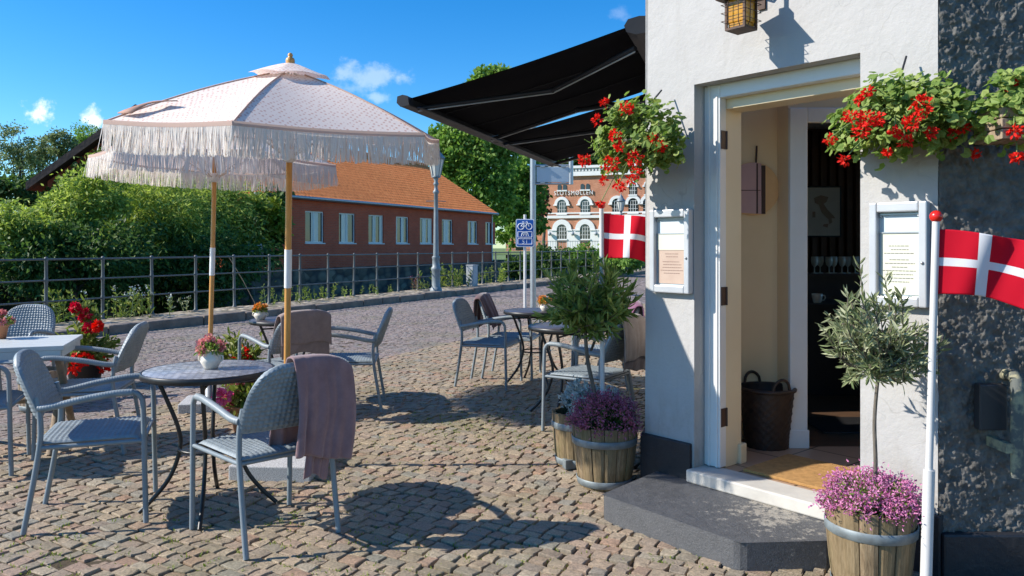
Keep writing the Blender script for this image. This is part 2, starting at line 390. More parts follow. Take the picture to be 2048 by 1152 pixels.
    for nm, a, b, c in (('redpetal',(.62,.012,.008),(.75,.02,.01),(.66,.03,.018)),('pinkpetal',(.56,.17,.36),(.70,.34,.52),(.46,.10,.27)),('mauvepetal',(.36,.09,.17),(.50,.20,.29),(.24,.055,.10)),('rosepetal',(.62,.22,.22),(.70,.34,.31),(.55,.16,.17)),('crimson',(.52,.01,.03),(.64,.03,.06),(.40,.005,.02)),('orangepetal',(.62,.24,.05),(.70,.33,.09),(.55,.18,.04)),('hotpink',(.68,.10,.24),(.74,.18,.33),(.60,.07,.19))):
        MT[nm] = leafmat(nm, a, b, c, .25, .6, .2)
    MT['stem'] = simple('green_stem', (.16,.22,.06), None, rough=.5)
    # glass and misc
    k = NT('window_glass'); v = k.coord()
    k.base(k.ramp(k.noise(k.mapping(v,(3,3,.5)), 2.0, 3), [(.40,(.05,.055,.06)),(.50,(.12,.12,.12)),(.56,(.55,.53,.50))]), .06, 0, .8); MT['winglass'] = k.m
    k = NT('dark_glass'); k.base((.03,.037,.04), .08, 0, .7); MT['darkglass'] = k.m
    k = NT('thin_pane'); tb = k.n('ShaderNodeBsdfTransparent'); gb = k.n('ShaderNodeBsdfGlossy'); gb.inputs['Roughness'].default_value = .02; mx = k.n('ShaderNodeMixShader'); fr = k.n('ShaderNodeFresnel')
    k.put(mx.inputs[0], fr.outputs[0]); k.t.links.new(tb.outputs[0], mx.inputs[1]); k.t.links.new(gb.outputs[0], mx.inputs[2]); k.t.links.new(mx.outputs[0], k.out.inputs[0]); MT['thinpane'] = k.m
    k = NT('clear_glass'); k.b.inputs['Transmission Weight'].default_value = 1; k.base((.95,.97,.96), .02); MT['clearglass'] = k.m
    k = NT('amber_glass'); v = k.coord(); k.b.inputs['Transmission Weight'].default_value = .35; k.base(k.ramp(k.noise(v, 40, 3), [(.3,(.62,.27,.015)),(.7,(.80,.42,.03))]), .15); MT['amber'] = k.m
    MT['rust'] = simple('rusty_iron', (.05,.03,.022), (.11,.055,.03), 30, .7)
    MT['signblue'] = simple('sign_blue', (.006,.10,.42), None, rough=.35)
    MT['signwhite'] = simple('sign_white', (.80,.82,.84), None, rough=.4)
    MT['signgrey'] = simple('sign_back_grey', (.42,.50,.56), (.38,.46,.52), 2, .4)
    MT['alu'] = simple('silver_frame', (.54,.55,.57), (.48,.49,.51), 7, .35, metal=.25)
    MT['paper'] = simple('menu_paper', (.66,.655,.53), (.62,.61,.48), 6, .7)
    MT['bluepaper'] = simple('bluish_paper', (.55,.62,.64), None, rough=.6)
    MT['menubrown'] = simple('brown_menu_sheet', (.44,.32,.25), (.50,.38,.30), 8, .6)
    MT['ink'] = simple('grey_ink', (.20,.20,.17), None, rough=.7)
    MT['inkbrown'] = simple('brown_ink', (.27,.17,.14), None, rough=.7)
    MT['reflectpink'] = simple('painted_pink_reflection', (.62,.39,.37), (.57,.35,.335), 6, .45)  # pink tone painted as the mirror's reflection
    MT['tan'] = simple('painted_tan_reflection', (.85,.52,.24), (.80,.48,.21), 5, .5)  # tan tone painted as the rest of the mirror image
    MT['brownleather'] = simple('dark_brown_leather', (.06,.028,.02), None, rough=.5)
    MT['basket'] = simple('dark_basket', (.022,.012,.009), (.04,.023,.016), 20, .55, .5, 60, .004)
    MT['poster'] = simple('poster_paper', (.66,.59,.50), (.60,.53,.44), 5, .7)
    MT['posterred'] = simple('poster_map_print', (.40,.22,.16), (.34,.27,.17), 9, .7)
    MT['whitecar'] = simple('white_car_paint', (.78,.78,.78), None, rough=.2)
    MT['rubber'] = simple('tyre_rubber', (.016,.016,.017), None, rough=.8)
    MT['lichenpipe'] = simple('lichen_pipe', (.10,.11,.10), (.36,.33,.20), 16, .8, .5, 50, .005, lo=.45, hi=.6)
    MT['utility'] = simple('utility_grey', (.38,.40,.42), (.33,.35,.37), 4, .5)
    MT['whitewood'] = simple('white_wood', (.70,.68,.64), None, rough=.6)
mk_materials()

# ---------------------------------------------------------------- foliage helpers (numpy)
def unit(a): return a / np.maximum(np.linalg.norm(a, axis=-1, keepdims=True), 1e-9)
def leaf_mesh(P, D, L, W, fold=.18):
    
    n = len(P); rv = unit(rng.normal(size=(n,3)))
    S = unit(np.cross(D, rv)); N = np.cross(S, D)
    L = np.broadcast_to(np.asarray(L, float).reshape(-1,1), (n,1)); W = np.broadcast_to(np.asarray(W, float).reshape(-1,1), (n,1))
    a = P; t = P + D*L - N*L*.06; m = P + D*L*.5 - N*W*fold
    l = P + D*L*.45 + S*W*.5 ; r = P + D*L*.45 - S*W*.5
    V = np.stack([a, l, t, r], 1).reshape(-1,3)
    Fq = np.arange(n*4).reshape(n,4)
    return V, Fq
def leaf_mesh6(P, D, L, W, fold=.22, curl=.12):
    
    n = len(P); rv = unit(rng.normal(size=(n,3)))
    S = unit(np.cross(D, rv)); N = np.cross(S, D)
    L = np.broadcast_to(np.asarray(L, float).reshape(-1,1), (n,1)); W = np.broadcast_to(np.asarray(W, float).reshape(-1,1), (n,1))
    f = lambda s, w, k: P + D*L*s + S*W*w - N*(L*curl*s*s) + N*W*k
    V = np.stack([f(0,0,0), f(.35,.42,fold), f(.72,.36,fold), f(1,0,0), f(.72,-.36,fold), f(.35,-.42,fold), f(.5,0,0)], 1).reshape(-1,3)
    base = (np.arange(n)*7)[:,None]
    return V, np.concatenate([base + np.array([[0,6,3,2,1]]), base + np.array([[0,5,4,3,6]])], 0)
def join(parts):
    Vs, Fs, o = [], [], 0
    for V, f in parts:
        Vs.append(V); Fs.append(f + o); o += len(V)
    return np.concatenate(Vs), np.concatenate(Fs)
def clump_points(blobs, n, per=40, spread=.16, inner=.35, jit=.16):
    """points gathered in clumps through ellipsoids (c, (rx,ry,rz)); returns points, outward dirs"""
    w = np.array([b[1][0]*b[1][1]*b[1][2] for b in blobs])**.75; w /= w.sum()
    k = max(3, n // per)
    bi = rng.choice(len(blobs), k, p=w)
    C = np.array([b[0] for b in blobs])[bi]; RR = np.array([b[1] for b in blobs])[bi]
    d = unit(rng.normal(size=(k,3)))
    rad = (inner + (1-inner)*rng.random((k,1))**.45) * (1 + jit*rng.normal(size=(k,1)))
    cc = C + d*RR*rad
    ci = rng.integers(0, k, n)
    size = (RR[ci].mean(1, keepdims=True))*spread*(.6+.8*rng.random((k,1))[ci])
    P = cc[ci] + rng.normal(size=(n,3))*size*np.array([1,1,.7])
    O = unit(P - C[ci] + 1e-6)
    return P, O
def foliage(name, blobs, n, L, W, mat, parent, droop=.3, per=40, spread=.16, inner=.35, near=False, jit=.16):
    P, O = clump_points(blobs, n, per, spread, inner, jit)
    D = unit(O*.7 + rng.normal(size=P.shape)*.75 + np.array([0,0,-droop]))
    ls = L*(.65+.7*rng.random(n)); ws = W*(.7+.6*rng.random(n))
    V, f = (leaf_mesh6 if near else leaf_mesh)(P, D, ls, ws)
    return np_mesh(name, V, f, mat, parent)
def trunk_mb(base, top, r0, r1, limbs, seed=1, wob=.05, n=8):
    r_ = random.Random(seed); mb = MB()
    base = Vector(base); top = Vector(top); k = 7; h = (top-base).length
    path = [base.lerp(top, i/(k-1)) + Vector((r_.uniform(-1,1), r_.uniform(-1,1), 0))*wob*h*(0 if i in (0,) else .5) for i in range(k)]
    mb.tube(path, [r0 + (r1-r0)*i/(k-1) for i in range(k)], n)
    for (t, tip) in limbs:
        a = path[min(k-1, int(t*(k-1)))]; tip = Vector(tip)
        mid = a.lerp(tip, .5) + Vector((r_.uniform(-.1,.1), r_.uniform(-.1,.1), .08))*(tip-a).length
        mb.tube([a, a.lerp(mid,.5), mid, tip], [r1*.9+ (r0-r1)*.25, r1*.7, r1*.5, r1*.22], 6)
    return mb
# ================================================================= camera, light, sky
cam = bpy.data.cameras.new('camera'); camo = bpy.data.objects.new('camera', cam); COL.objects.link(camo)
camo.location = (0, 0, CAMZ); camo.rotation_euler = (R(90), 0, 0)
cam.sensor_width = 36; cam.lens = 36*F/2048; cam.shift_y = -(576-HZ)/2048; cam.clip_end = 3000; cam.clip_start = .05
scene.camera = camo
SUN_EL, SUN_AZ = 34.3, 6.0       # elevation; direction in which the light travels, measured from +X
sl = bpy.data.lights.new('sun', 'SUN'); sl.energy = 4.4; sl.angle = R(.5); sl.color = (1, .945, .86)
so = bpy.data.objects.new('sun', sl); COL.objects.link(so); so.location = (-20, -5, 25)
tr = Vector((math.cos(R(SUN_AZ))*math.cos(R(SUN_EL)), math.sin(R(SUN_AZ))*math.cos(R(SUN_EL)), -math.sin(R(SUN_EL))))
so.rotation_euler = tr.to_track_quat('-Z', 'Y').to_euler()
w = bpy.data.worlds.new('World'); scene.world = w; w.use_nodes = True
wt = w.node_tree; bg = wt.nodes['Background']
def wn(t): return wt.nodes.new(t)
def wm(op, a, b=0.0):
    x = wn('ShaderNodeMath'); x.operation = op
    for i, v in enumerate((a, b)):
        if hasattr(v, 'is_output'): wt.links.new(v, x.inputs[i])
        else: x.inputs[i].default_value = v
    return x.outputs[0]
sky = wn('ShaderNodeTexSky'); sky.sky_type = 'NISHITA'; sky.sun_disc = False
sky.sun_elevation = R(SUN_EL); sky.sun_rotation = R(270 - SUN_AZ); sky.air_density = 1.0; sky.dust_density = .25; sky.ozone_density = 3.0; sky.altitude = 300
hs = wn('ShaderNodeHueSaturation'); hs.inputs['Saturation'].default_value = 1.42; wt.links.new(sky.outputs[0], hs.inputs['Color'])
gm = wn('ShaderNodeMix'); gm.data_type = 'RGBA'; gm.blend_type = 'MULTIPLY'; gm.inputs[0].default_value = 1
wt.links.new(hs.outputs[0], gm.inputs[6]); gm.inputs[7].default_value = (.70, .90, 1.0, 1)
tc = wn('ShaderNodeTexCoord'); sp = wn('ShaderNodeSeparateXYZ'); wt.links.new(tc.outputs['Generated'], sp.inputs[0])
yy = wm('MAXIMUM', sp.outputs[1], .05); uu = wm('DIVIDE', sp.outputs[0], yy); vv = wm('DIVIDE', sp.outputs[2], yy)
cb = wn('ShaderNodeCombineXYZ'); wt.links.new(uu, cb.inputs[0]); wt.links.new(vv, cb.inputs[1])
nz = wn('ShaderNodeTexNoise'); nz.inputs['Scale'].default_value = 30; nz.inputs['Detail'].default_value = 7; nz.inputs['Roughness'].default_value = .62; wt.links.new(cb.outputs[0], nz.inputs['Vector'])
acc = None
for (px, py, rx, ry, st) in ((78,224,40,30,.95),(186,234,30,26,.75),(742,150,90,36,.26),(690,178,50,22,.16),(215,272,60,18,.5),(300,300,120,26,.35),(1015,335,60,40,.35),(760,195,30,14,.25),(1240,30,30,20,.10),(1500,60,500,60,.0)):
    cu, cv = (px-1024)/F, (HZ-py)/F
    dx = wm('DIVIDE', wm('SUBTRACT', uu, cu), rx/F); dz = wm('DIVIDE', wm('SUBTRACT', vv, cv), ry/F)
    d = wm('SQRT', wm('ADD', wm('MULTIPLY', dx, dx), wm('MULTIPLY', dz, dz)))
    k = wm('ADD', wm('SUBTRACT', 1.0, d), wm('MULTIPLY', wm('SUBTRACT', nz.outputs['Fac'], .5), 3.2))
    mr = wn('ShaderNodeMapRange'); mr.interpolation_type = 'SMOOTHSTEP'; wt.links.new(k, mr.inputs[0]); mr.inputs[1].default_value = .1; mr.inputs[2].default_value = .95
    m = wm('MULTIPLY', mr.outputs[0], st)
    acc = m if acc is None else wm('MAXIMUM', acc, m)
mx = wn('ShaderNodeMix'); mx.data_type = 'RGBA'; wt.links.new(acc, mx.inputs[0]); wt.links.new(gm.outputs[2], mx.inputs[6]); mx.inputs[7].default_value = (7.2, 7.3, 7.7, 1)
wt.links.new(mx.outputs[2], bg.inputs['Color']); bg.inputs['Strength'].default_value = .122
vs = scene.view_settings; vs.view_transform = 'Standard'; vs.look = 'None'; vs.gamma = 1; vs.exposure = .74
scene.cycles.max_bounces = 10; scene.cycles.diffuse_bounces = 8; scene.cycles.transparent_max_bounces = 12; scene.cycles.caustics_reflective = False; scene.cycles.caustics_refractive = False
scene.cycles.use_denoising = True

# ================================================================= ground
KD = Vector((.434, .901, 0)).normalized(); KN = Vector((KD.y, -KD.x, 0))     # along the street / towards the cafe
FA = Vector((-7.07, 13.3, 0))                                                # a point of the railing line
def street(s, t, z=0): return Vector((FA.x + KD.x*s + KN.x*t, FA.y + KD.y*s + KN.y*t, z))
PAVE_W = 1.12
def sheet(name, pts, mat, uvn=0):
    mb = MB(); mb.add(pts, [tuple(range(len(pts)))]); o = part(mb, name, mat)
    return struct(o)
# base soil beneath the setts (camera side of the street), far street sheet
sheet('ground', [street(-40,PAVE_W,-.015), street(9.5,PAVE_W,-.015), street(9.5,45,-.015), street(-40,45,-.015)], MT['soil'])
sheet('street', [street(9.5,PAVE_W,-.012), street(170,PAVE_W,-.012), street(170,45,-.012), street(9.5,45,-.012)], MT['street'])
# setts
def setts(name, mat, test, rot, w, d, res, region, rough=1.0):
    ca, sa = math.cos(rot), math.sin(rot)
    if res == 7: tk = np.array([-1,-.965,-.87,0,.87,.965,1])
    else: tk = np.array([-1,-.93,0,.93,1])
    n = len(tk); A, B = np.meshgrid(tk, tk, indexing='ij'); A = A.ravel(); B = B.ravel()
    mxab = np.maximum(np.abs(A),np.abs(B)); ins = mxab < .99
    base_z = np.where(mxab > .99, -.022, np.where((mxab > .95) & (res == 7), -.0035, -.0008*(A*A+B*B)))
    gi = np.arange(n*n).reshape(n,n); q = np.stack([gi[:-1,:-1], gi[1:,:-1], gi[1:,1:], gi[:-1,1:]], -1).reshape(-1,4)
    Vs, Fs = [], []; o = 0
    x0, x1, y0, y1 = region
    cs = [(x,y) for x in (x0,x1) for y in (y0,y1)]
    us = [c[0]*ca + c[1]*sa for c in cs]; vs_ = [-c[0]*sa + c[1]*ca for c in cs]
    v = min(vs_); r_ = np.random.default_rng(5)
    while v < max(vs_):
        dv = d*(.88 + .24*r_.random()); u = min(us) + r_.random()*w
        wob = .02*math.sin(v*1.7)
        while u < max(us):
            du = w*(.72 + .56*r_.random()); uc, vc = u + du/2, v + dv/2 + .018*math.sin(u*2.1+v) + wob
            X, Y = uc*ca - vc*sa, uc*sa + vc*ca
            u += du
            if not (x0 < X < x1 and y0 < Y < y1) or not test(X, Y): continue
            gap = .0024 + .0032*r_.random()
            hx, hy = du/2 - gap, dv/2 - gap
            cj = r_.normal(size=(4,2))*.0045
            a01, b01 = (A+1)/2, (B+1)/2
            jx = (cj[0,0]*(1-a01)*(1-b01)+cj[1,0]*a01*(1-b01)+cj[2,0]*a01*b01+cj[3,0]*(1-a01)*b01)
            jy = (cj[0,1]*(1-a01)*(1-b01)+cj[1,1]*a01*(1-b01)+cj[2,1]*a01*b01+cj[3,1]*(1-a01)*b01)
            # rounded corners
            k = 1 - .06*(np.abs(A)*np.abs(B))**6
            lx, ly = A*hx*k + jx, B*hy*k + jy
            t1, t2 = r_.normal(size=2)*.026*rough
            z = base_z + lx*t1 + ly*t2 + r_.normal()*.003*rough + .012*math.sin(X*.9+.4)*math.sin(Y*.7) + np.where(ins, r_.normal(size=len(A))*.0016, 0)
            Vs.append(np.stack([X + lx*ca - ly*sa, Y + lx*sa + ly*ca, z], -1)); Fs.append(q + o); o += n*n
        v += dv
    ob = np_mesh(name, np.concatenate(Vs), np.concatenate(Fs), mat, None, False)
    return struct(ob)
LA, LB = Vector((.768,4.447,0)), Vector((1.797,3.24,0))
WU = Vector((.6488,-.7610,0)).normalized(); WI = Vector((-WU.y, WU.x, 0))
def inside_cafe(X, Y):
    p = Vector((X,Y,0)); a = (p-LA).dot(WI)
    wa = Vector((.9545,-.298,0))            # inward normal of the side wall
    return a > .10 and (p-LA).dot(wa) > .12 and (Y > 3.32 or X < 1.79)
def st(X, Y):
    d = Vector((X,Y,0)) - FA
    return d.dot(KD), d.dot(KN)
ROADT = PAVE_W + 5.3
def near_patio(X, Y):
    s, t = st(X, Y)
    return t > ROADT and abs(X) < .80*Y + 1.3 and not inside_cafe(X, Y) and s < 9.55
def near_road(X, Y):
    s, t = st(X, Y)
    return PAVE_W + .02 < t <= ROADT and abs(X) < .80*Y + 1.3 and s < 9.55
setts('cobbled_ground', MT['sett'], lambda X, Y: near_patio(X,Y) and Y < 6.5, R(-30), .094, .080, 7, (-8,6,2.0,6.6))
setts('cobbled_ground', MT['sett'], lambda X, Y: near_patio(X,Y) and Y >= 6.5, R(-30), .094, .080, 5, (-12,10,6.4,24))
setts('cobbled_street', MT['road_sett'], near_road, R(64.3), .105, .085, 5, (-20,4,4,24), .55)
# moss and grass tufts in the joints
mp_ = []
for (px, py, n_, sp_) in ((930,880,260,.5),(760,800,260,.55),(640,880,200,.5),(860,840,200,.4),(1380,1120,160,.22),(700,1120,120,.5),(60,1130,120,.4),(620,1000,140,.4),(1000,1100,140,.4),(330,820,160,.5)):
    c = G(px, py); q = rng.normal(size=(n_,2))*sp_; mp_.append(np.stack([c.x+q[:,0], c.y+q[:,1], np.full(n_,-.010)], -1))
mp_ = np.concatenate(mp_); mp_ = mp_[[not inside_cafe(x,y) and st(x,y)[1] > PAVE_W+.3 for x,y,z in mp_]]
mp_ = np.repeat(mp_, 5, 0) + rng.normal(size=(len(mp_)*5,3))*np.array([.014,.014,.002])
V, f = leaf_mesh(mp_, unit(rng.normal(size=mp_.shape)*.6+np.array([0,0,.8])), .020, .006)
tag(np_mesh('moss', V, f, MT['yellowleaf']), 'low yellow-green moss and grass in the joints of the setts', 'moss', kind='stuff')
# pavement along the railing with a rough kerb
mb = MB(); mbk = MB()
for name, t0, t1, z in (('pavement', -.22, PAVE_W-.24, .13),):
    ns, nt = 220, 7
    S, T = np.meshgrid(np.linspace(-14, 96, ns), np.linspace(t0, t1, nt), indexing='ij')
    Zz = z + .012*np.sin(S*3.1+T*4)*np.sin(T*9+S*.7) + rng.normal(size=S.shape)*.006
    mb.np_grid(FA.x + KD.x*S + KN.x*T, FA.y + KD.y*S + KN.y*T, Zz, flip=True)
struct(part(mb, 'pavement', MT['pave']))
s = -14.0
while s < 96:
    L = rnd.uniform(.7, 1.25); jt = rnd.uniform(-.012,.012); jz = rnd.uniform(-.012,.012)
    a = street(s+.006, PAVE_W-.245, 0); c = street(s+L/2, PAVE_W-.12+jt, .045+jz)
    mbk.box(c, (L-.014, .245, .20), Matrix.Rotation(math.atan2(KD.y, KD.x) + rnd.uniform(-.008,.008), 3, 'Z')); s += L
struct(part(mbk, 'kerb', MT['kerb'], bevel=.022))
# canal: bank wall, water, far bank
mb = MB(); mb.add([street(-40,-.2,.12), street(170,-.2,.12), street(170,-.5,-2.2), street(-40,-.5,-2.2)], [(0,1,2,3)])
mb.add([street(-40,-.5,-2.2), street(170,-.5,-2.2), street(170,-1.6,-2.3), street(-40,-1.6,-2.3)], [(0,1,2,3)]); struct(part(mb, 'canal_bank', MT['bank']))
sheet('canal_water', [street(-40,-.45,-1.9), street(170,-.45,-1.9), street(170,-12,-1.9), street(-40,-12,-1.9)], MT['water'])
BT = -10.3                                                              # building line across the canal
mb = MB(); mb.add([street(37.5,BT,-2), street(170,BT,-2), street(170,BT,.85), street(37.5,BT,.85)], [(0,1,2,3)])
mb.add([street(-40,BT-.02,-2), street(37.5,BT-.02,-2), street(37.5,BT-.02,.4), street(-40,BT-.02,.4)], [(0,1,2,3)]); struct(part(mb, 'canal_wall', MT['stonewall']))
sheet('far_ground', [street(-60,BT-.02,.38), street(21,BT-.02,.38), street(21,BT-120,.4), street(-60,BT-120,.4)], MT['bank'])
sheet('lawn', [street(21,BT-.02,.84), street(170,BT-.02,.84), street(220,BT-180,.9), street(21,BT-180,.9)], MT['lawn'])
sheet('far_field', [(-900,60,-2.5), (900,60,-2.5), (900,1500,-2.5), (-900,1500,-2.5)], MT['lawn'])

# ================================================================= railing along the canal
fe = thing('canal_railing', 'long grey iron railing with three rails along the canal pavement', 'railing', street(0,0,.13), math.atan2(KD.y, KD.x))
for zz, rr in ((1.06,.017),(.72,.014),(.38,.014)):
    mb = MB(); mb.tube([(-6,0,zz),(0,0,zz),(20,0,zz+.0),(56,0,zz)], rr, 7); part(mb, 'rail', MT['fencepaint'], fe)
pm = MB(); pm.lathe([(.045,-.02),(.045,.03),(.028,.05),(.026,.33),(.032,.35),(.032,.41),(.026,.43),(.026,.67),(.032,.69),(.032,.75),(.026,.77),(.026,1.02),(.031,1.03),(.031,1.085),(.02,1.10),(.003,1.105)], 10)
me = pm.mesh('post'); me.materials.append(MT['fencepaint'])
bm_ = MB(); bm_.box((0,0,-.02), (.26,.24,.07)); bme = bm_.mesh('post_footing'); bme.materials.append(MT['pave'])
for i in range(-5, 52):
    o = bpy.data.objects.new('post', me); COL.objects.link(o); o.parent = fe; o.location = (i*1.0, 0, 0); o.rotation_euler = (rnd.uniform(-.012,.012), rnd.uniform(-.01,.01), 0)
    b = bpy.data.objects.new('footing', bme); COL.objects.link(b); b.parent = o; b.rotation_euler.z = rnd.uniform(-.15,.15)

def s_at(px, t):
    k = (px-1024)/F; o = street(0, t); return (k*o.y - o.x)/(KD.x - k*KD.y)
# weeds and grass tufts growing along the railing
def weed(name, pos, h, n, spread, mat, label, flower=None, up=1.0, group=None, cat='weed'):
    t = thing(name, label, cat, pos, 0, group)
    k = max(3, n//14)
    bx = rng.normal(size=(k,2))*spread*.5; hh = h*(.55+.45*rng.random(k)); lean = rng.normal(size=(k,2))*.18
    ci = rng.integers(0,k,n); q = rng.random(n)**.8
    P = np.stack([bx[ci,0]+lean[ci,0]*hh[ci]*q, bx[ci,1]+lean[ci,1]*hh[ci]*q, hh[ci]*q], -1)
    D = unit(rng.normal(size=(n,3))*np.array([1,1,.5]) + np.array([0,0,.8*up]))
    V, f = leaf_mesh6(P, D, h*.26*(.6+.7*rng.random(n))*(1-.4*q), h*.07*(.7+.6*rng.random(n)))
    np_mesh('foliage', V, f, MT[mat], t)
    mb = MB()
    for i in range(k): mb.tube([(bx[i,0],bx[i,1],-.02),(bx[i,0]+lean[i,0]*hh[i]*.5,bx[i,1]+lean[i,1]*hh[i]*.5,hh[i]*.5),(bx[i,0]+lean[i,0]*hh[i],bx[i,1]+lean[i,1]*hh[i],hh[i])], [.006,.005,.003], 5)
    part(mb, 'foliage', MT['stem'], t)
    if flower:
        m = k*7; ci = rng.integers(0,k,m)
        P = np.stack([bx[ci,0]+lean[ci,0]*hh[ci], bx[ci,1]+lean[ci,1]*hh[ci], hh[ci]], -1) + rng.normal(size=(m,3))*.025
        V, f = leaf_mesh(P, unit(rng.normal(size=(m,3))), .035, .03); np_mesh('blossoms', V, f, MT[flower], t)
    return t
wd = [(265,.55,260,.75,'weed','silver','tall yellow-green weeds with pale heads filling the second gap of the railing'),
      (212,.38,90,.4,'weed',None,'low weed tuft at the foot of a railing post behind the white table'),
      (120,.62,140,.5,'weed',None,'bushy weeds at the railing behind the chair that faces the camera'),
      (372,.42,50,.35,'olive','silver','thin grey weed stalks left of the far parasol pole'),
      (552,.40,160,.5,'weed',None,'bright weed clump just left of the near parasol pole'),
      (612,.36,140,.5,'yellowleaf',None,'yellow-green weed clump just right of the near parasol pole'),
      (652,.46,60,.25,'weed',None,'tall narrow weed beside a railing post below the first brick house window'),
      (692,.30,60,.35,'willow',None,'small dark weed below the second brick house window'),
      (735,.34,70,.25,'yellowleaf',None,'upright weed below the third brick house window'),
      (785,.26,50,.3,'weed',None,'low weed midway between near parasol pole and street lamp'),
      (838,.55,60,.3,'copper','mauvepetal','brownish dried flower stalk along the railing left of the street lamp'),
      (893,.75,260,.6,'weed',None,'tall bright weeds right behind the street lamp base'),
      (914,.6,150,.5,'yellowleaf',None,'sunlit weeds to the right of the street lamp base'),
      (985,.62,130,.5,'weed',None,'weeds just right of the grey utility box'),
      (1000,.7,110,.4,'willow',None,'taller dark weeds beyond the grey utility box'),
      (852,.35,60,.3,'weed',None,'small weed just left of the street lamp base')]
for (s_, h, n, sp_, m, fl, lb) in wd:
    weed('weed', street(s_at(s_, -.08), rnd.uniform(-.18,.02), .12), h, n, sp_, m, lb, fl, group='weeds along the railing')
t = thing('leaning_stalk', 'thin dry stalk leaning against the railing beside the far pole', 'stalk', street(s_at(514,.12),.12,.13))
mb = MB(); mb.tube([(0,0,-.02),(-.28,-.05,.55),(-.58,-.1,1.08)], .008, 6); part(mb, 'stem', MT['oldwood'], t)

# ================================================================= street lamp, utility box, signs
def lamp(loc, label, sc=1.0):
    t = thing('street_lamp', label, 'street lamp', loc)
    mb = MB(); mb.lathe([(.17,-.02),(.17,.08),(.135,.11),(.12,.14),(.12,.58),(.14,.61),(.14,.67),(.105,.71),(.10,.92),(.12,.95),(.10,1.0)], 18)
    part(mb, 'base', MT['lamppaint'], t)
    mb = MB(); mb.lathe([(.078,.98),(.075,1.2),(.062,2.2),(.056,2.75),(.085,2.78),(.085,2.83),(.052,2.87),(.048,2.98),(.075,3.02),(.075,3.05),(.045,3.10),(.07,3.16),(.07,3.20),(.05,3.23)], 14)
    part(mb, 'post', MT['lamppaint'], t)
    mb = MB(); mb.lathe([(.115,3.24),(.215,3.72)], 8, smooth=False); g = part(mb, 'lantern_glass', MT['paleglass'], t)
    mb = MB()
    for i in range(8):
        q = 2*PI*i/8; mb.tube([(.118*math.cos(q),.118*math.sin(q),3.23),(.22*math.cos(q),.22*math.sin(q),3.73)], .012, 5)
    mb.lathe([(.12,3.21),(.13,3.25),(.115,3.26)], 8); mb.lathe([(.22,3.71),(.235,3.74),(.22,3.76)], 8)
    part(mb, 'lantern_frame', MT['lamppaint'], t)
    mb = MB(); mb.lathe([(.255,3.75),(.25,3.78),(.13,3.93),(.11,3.95),(.11,4.02),(.05,4.08),(.02,4.12),(.035,4.16),(.001,4.2)], 16); part(mb, 'lantern_cap', MT['lamppaint'], t)
    mb = MB(); mb.tube([(-.28,0,2.55),(.28,0,2.55)], .012, 6); part(mb, 'ladder_bar', MT['lamppaint'], t)
    t.scale = (sc, sc, sc); return t
lamp(G(872,583,.13), 'grey cast street lamp standing on the pavement before the brick house')
lamp(PY(1242,540,42.0), 'distant street lamp seen above the left flag', 1.0)
t = thing('utility_box', 'small grey utility box standing on the pavement beside the railing', 'utility box', street(s_at(944,.2),.2,.12), math.atan2(KD.y,KD.x))
mb = MB(); mb.box((0,0,.33), (.34,.24,.66)); part(mb, 'body', MT['utility'], t, .008)
mb = MB(); mb.box((0,0,.675), (.38,.28,.03)); part(mb, 'lid', MT['utility'], t, .006)
mb = MB(); mb.box((0,-.124,.33), (.28,.008,.54)); part(mb, 'door', MT['utility'], t, .003)
# cycle route sign
SY = 15.0
sp_ = PY(1050,466,SY); pz = sp_.z
t = thing('cycle_route_sign', 'blue and white cycle route sign on a white post', 'sign', (sp_.x, SY, 0))
mb = MB(); mb.tube([(0,.03,-.05),(0,.03,pz+.36)], .030, 10); part(mb, 'post', MT['whitepole'], t)
W_, H_ = 37/F*SY, 56/F*SY
def rrect(w, h, r, n=5):
    pts = []
    for (cx, cy, a0) in ((w/2-r,h/2-r,0),(-w/2+r,h/2-r,90),(-w/2+r,-h/2+r,180),(w/2-r,-h/2+r,270)):
        for i in range(n+1):
            a = R(a0 + 90*i/n); pts.append((cx + r*math.cos(a), cy + r*math.sin(a)))
    return pts
def plate(mb, pts, y0, y1, cx=0, cz=0):
    n = len(pts); vs = [(p[0]+cx, y0, p[1]+cz) for p in pts] + [(p[0]+cx, y1, p[1]+cz) for p in pts]
    mb.add(vs, [tuple(range(n)), tuple(range(2*n-1,n-1,-1))]); mb.add(vs, [(i, n+i, n+(i+1)%n, (i+1)%n) for i in range(n)])
mb = MB(); plate(mb, rrect(W_, H_, .035), -.006, .0, 0, pz); part(mb, 'plate_border', MT['signwhite'], t)
mb = MB(); plate(mb, rrect(W_-.035, H_-.035, .025), -.0095, -.0055, 0, pz); pf = part(mb, 'plate_face', MT['signblue'], t)
mb = MB(); yb = -.0135
def strip(mb, a, b, w):
    a = Vector((a[0], yb, a[1]+pz)); b = Vector((b[0], yb, b[1]+pz)); mb.tube([a, b], w, 5)
u = W_/37
for cx in (-8.2, 8.2):
    ring = [Vector((cx*u + 6.0*u*math.cos(q), yb, pz + 13*u + 6.0*u*math.sin(q))) for q in [2*PI*i/20 for i in range(21)]]
    mb.tube(ring, .9*u, 5, cap=False)
for a, b in (((-8.2,13),(-3,19.5)),((-3,19.5),(5.5,19.5)),((5.5,19.5),(8.2,13)),((-3,19.5),(0,12.6)),((0,12.6),(5.5,19.5)),((-8.2,13),(0,12.6)),((5.5,19.5),(4.5,22.5)),((4.5,22.5),(1.6,22.8)),((-3,19.5),(-4,21.5)),((-6,21.8),(-1.5,21.8))):
    strip(mb, (a[0]*u,a[1]*u), (b[0]*u,b[1]*u), .85*u)
part(mb, 'bicycle_symbol', MT['signwhite'], t)
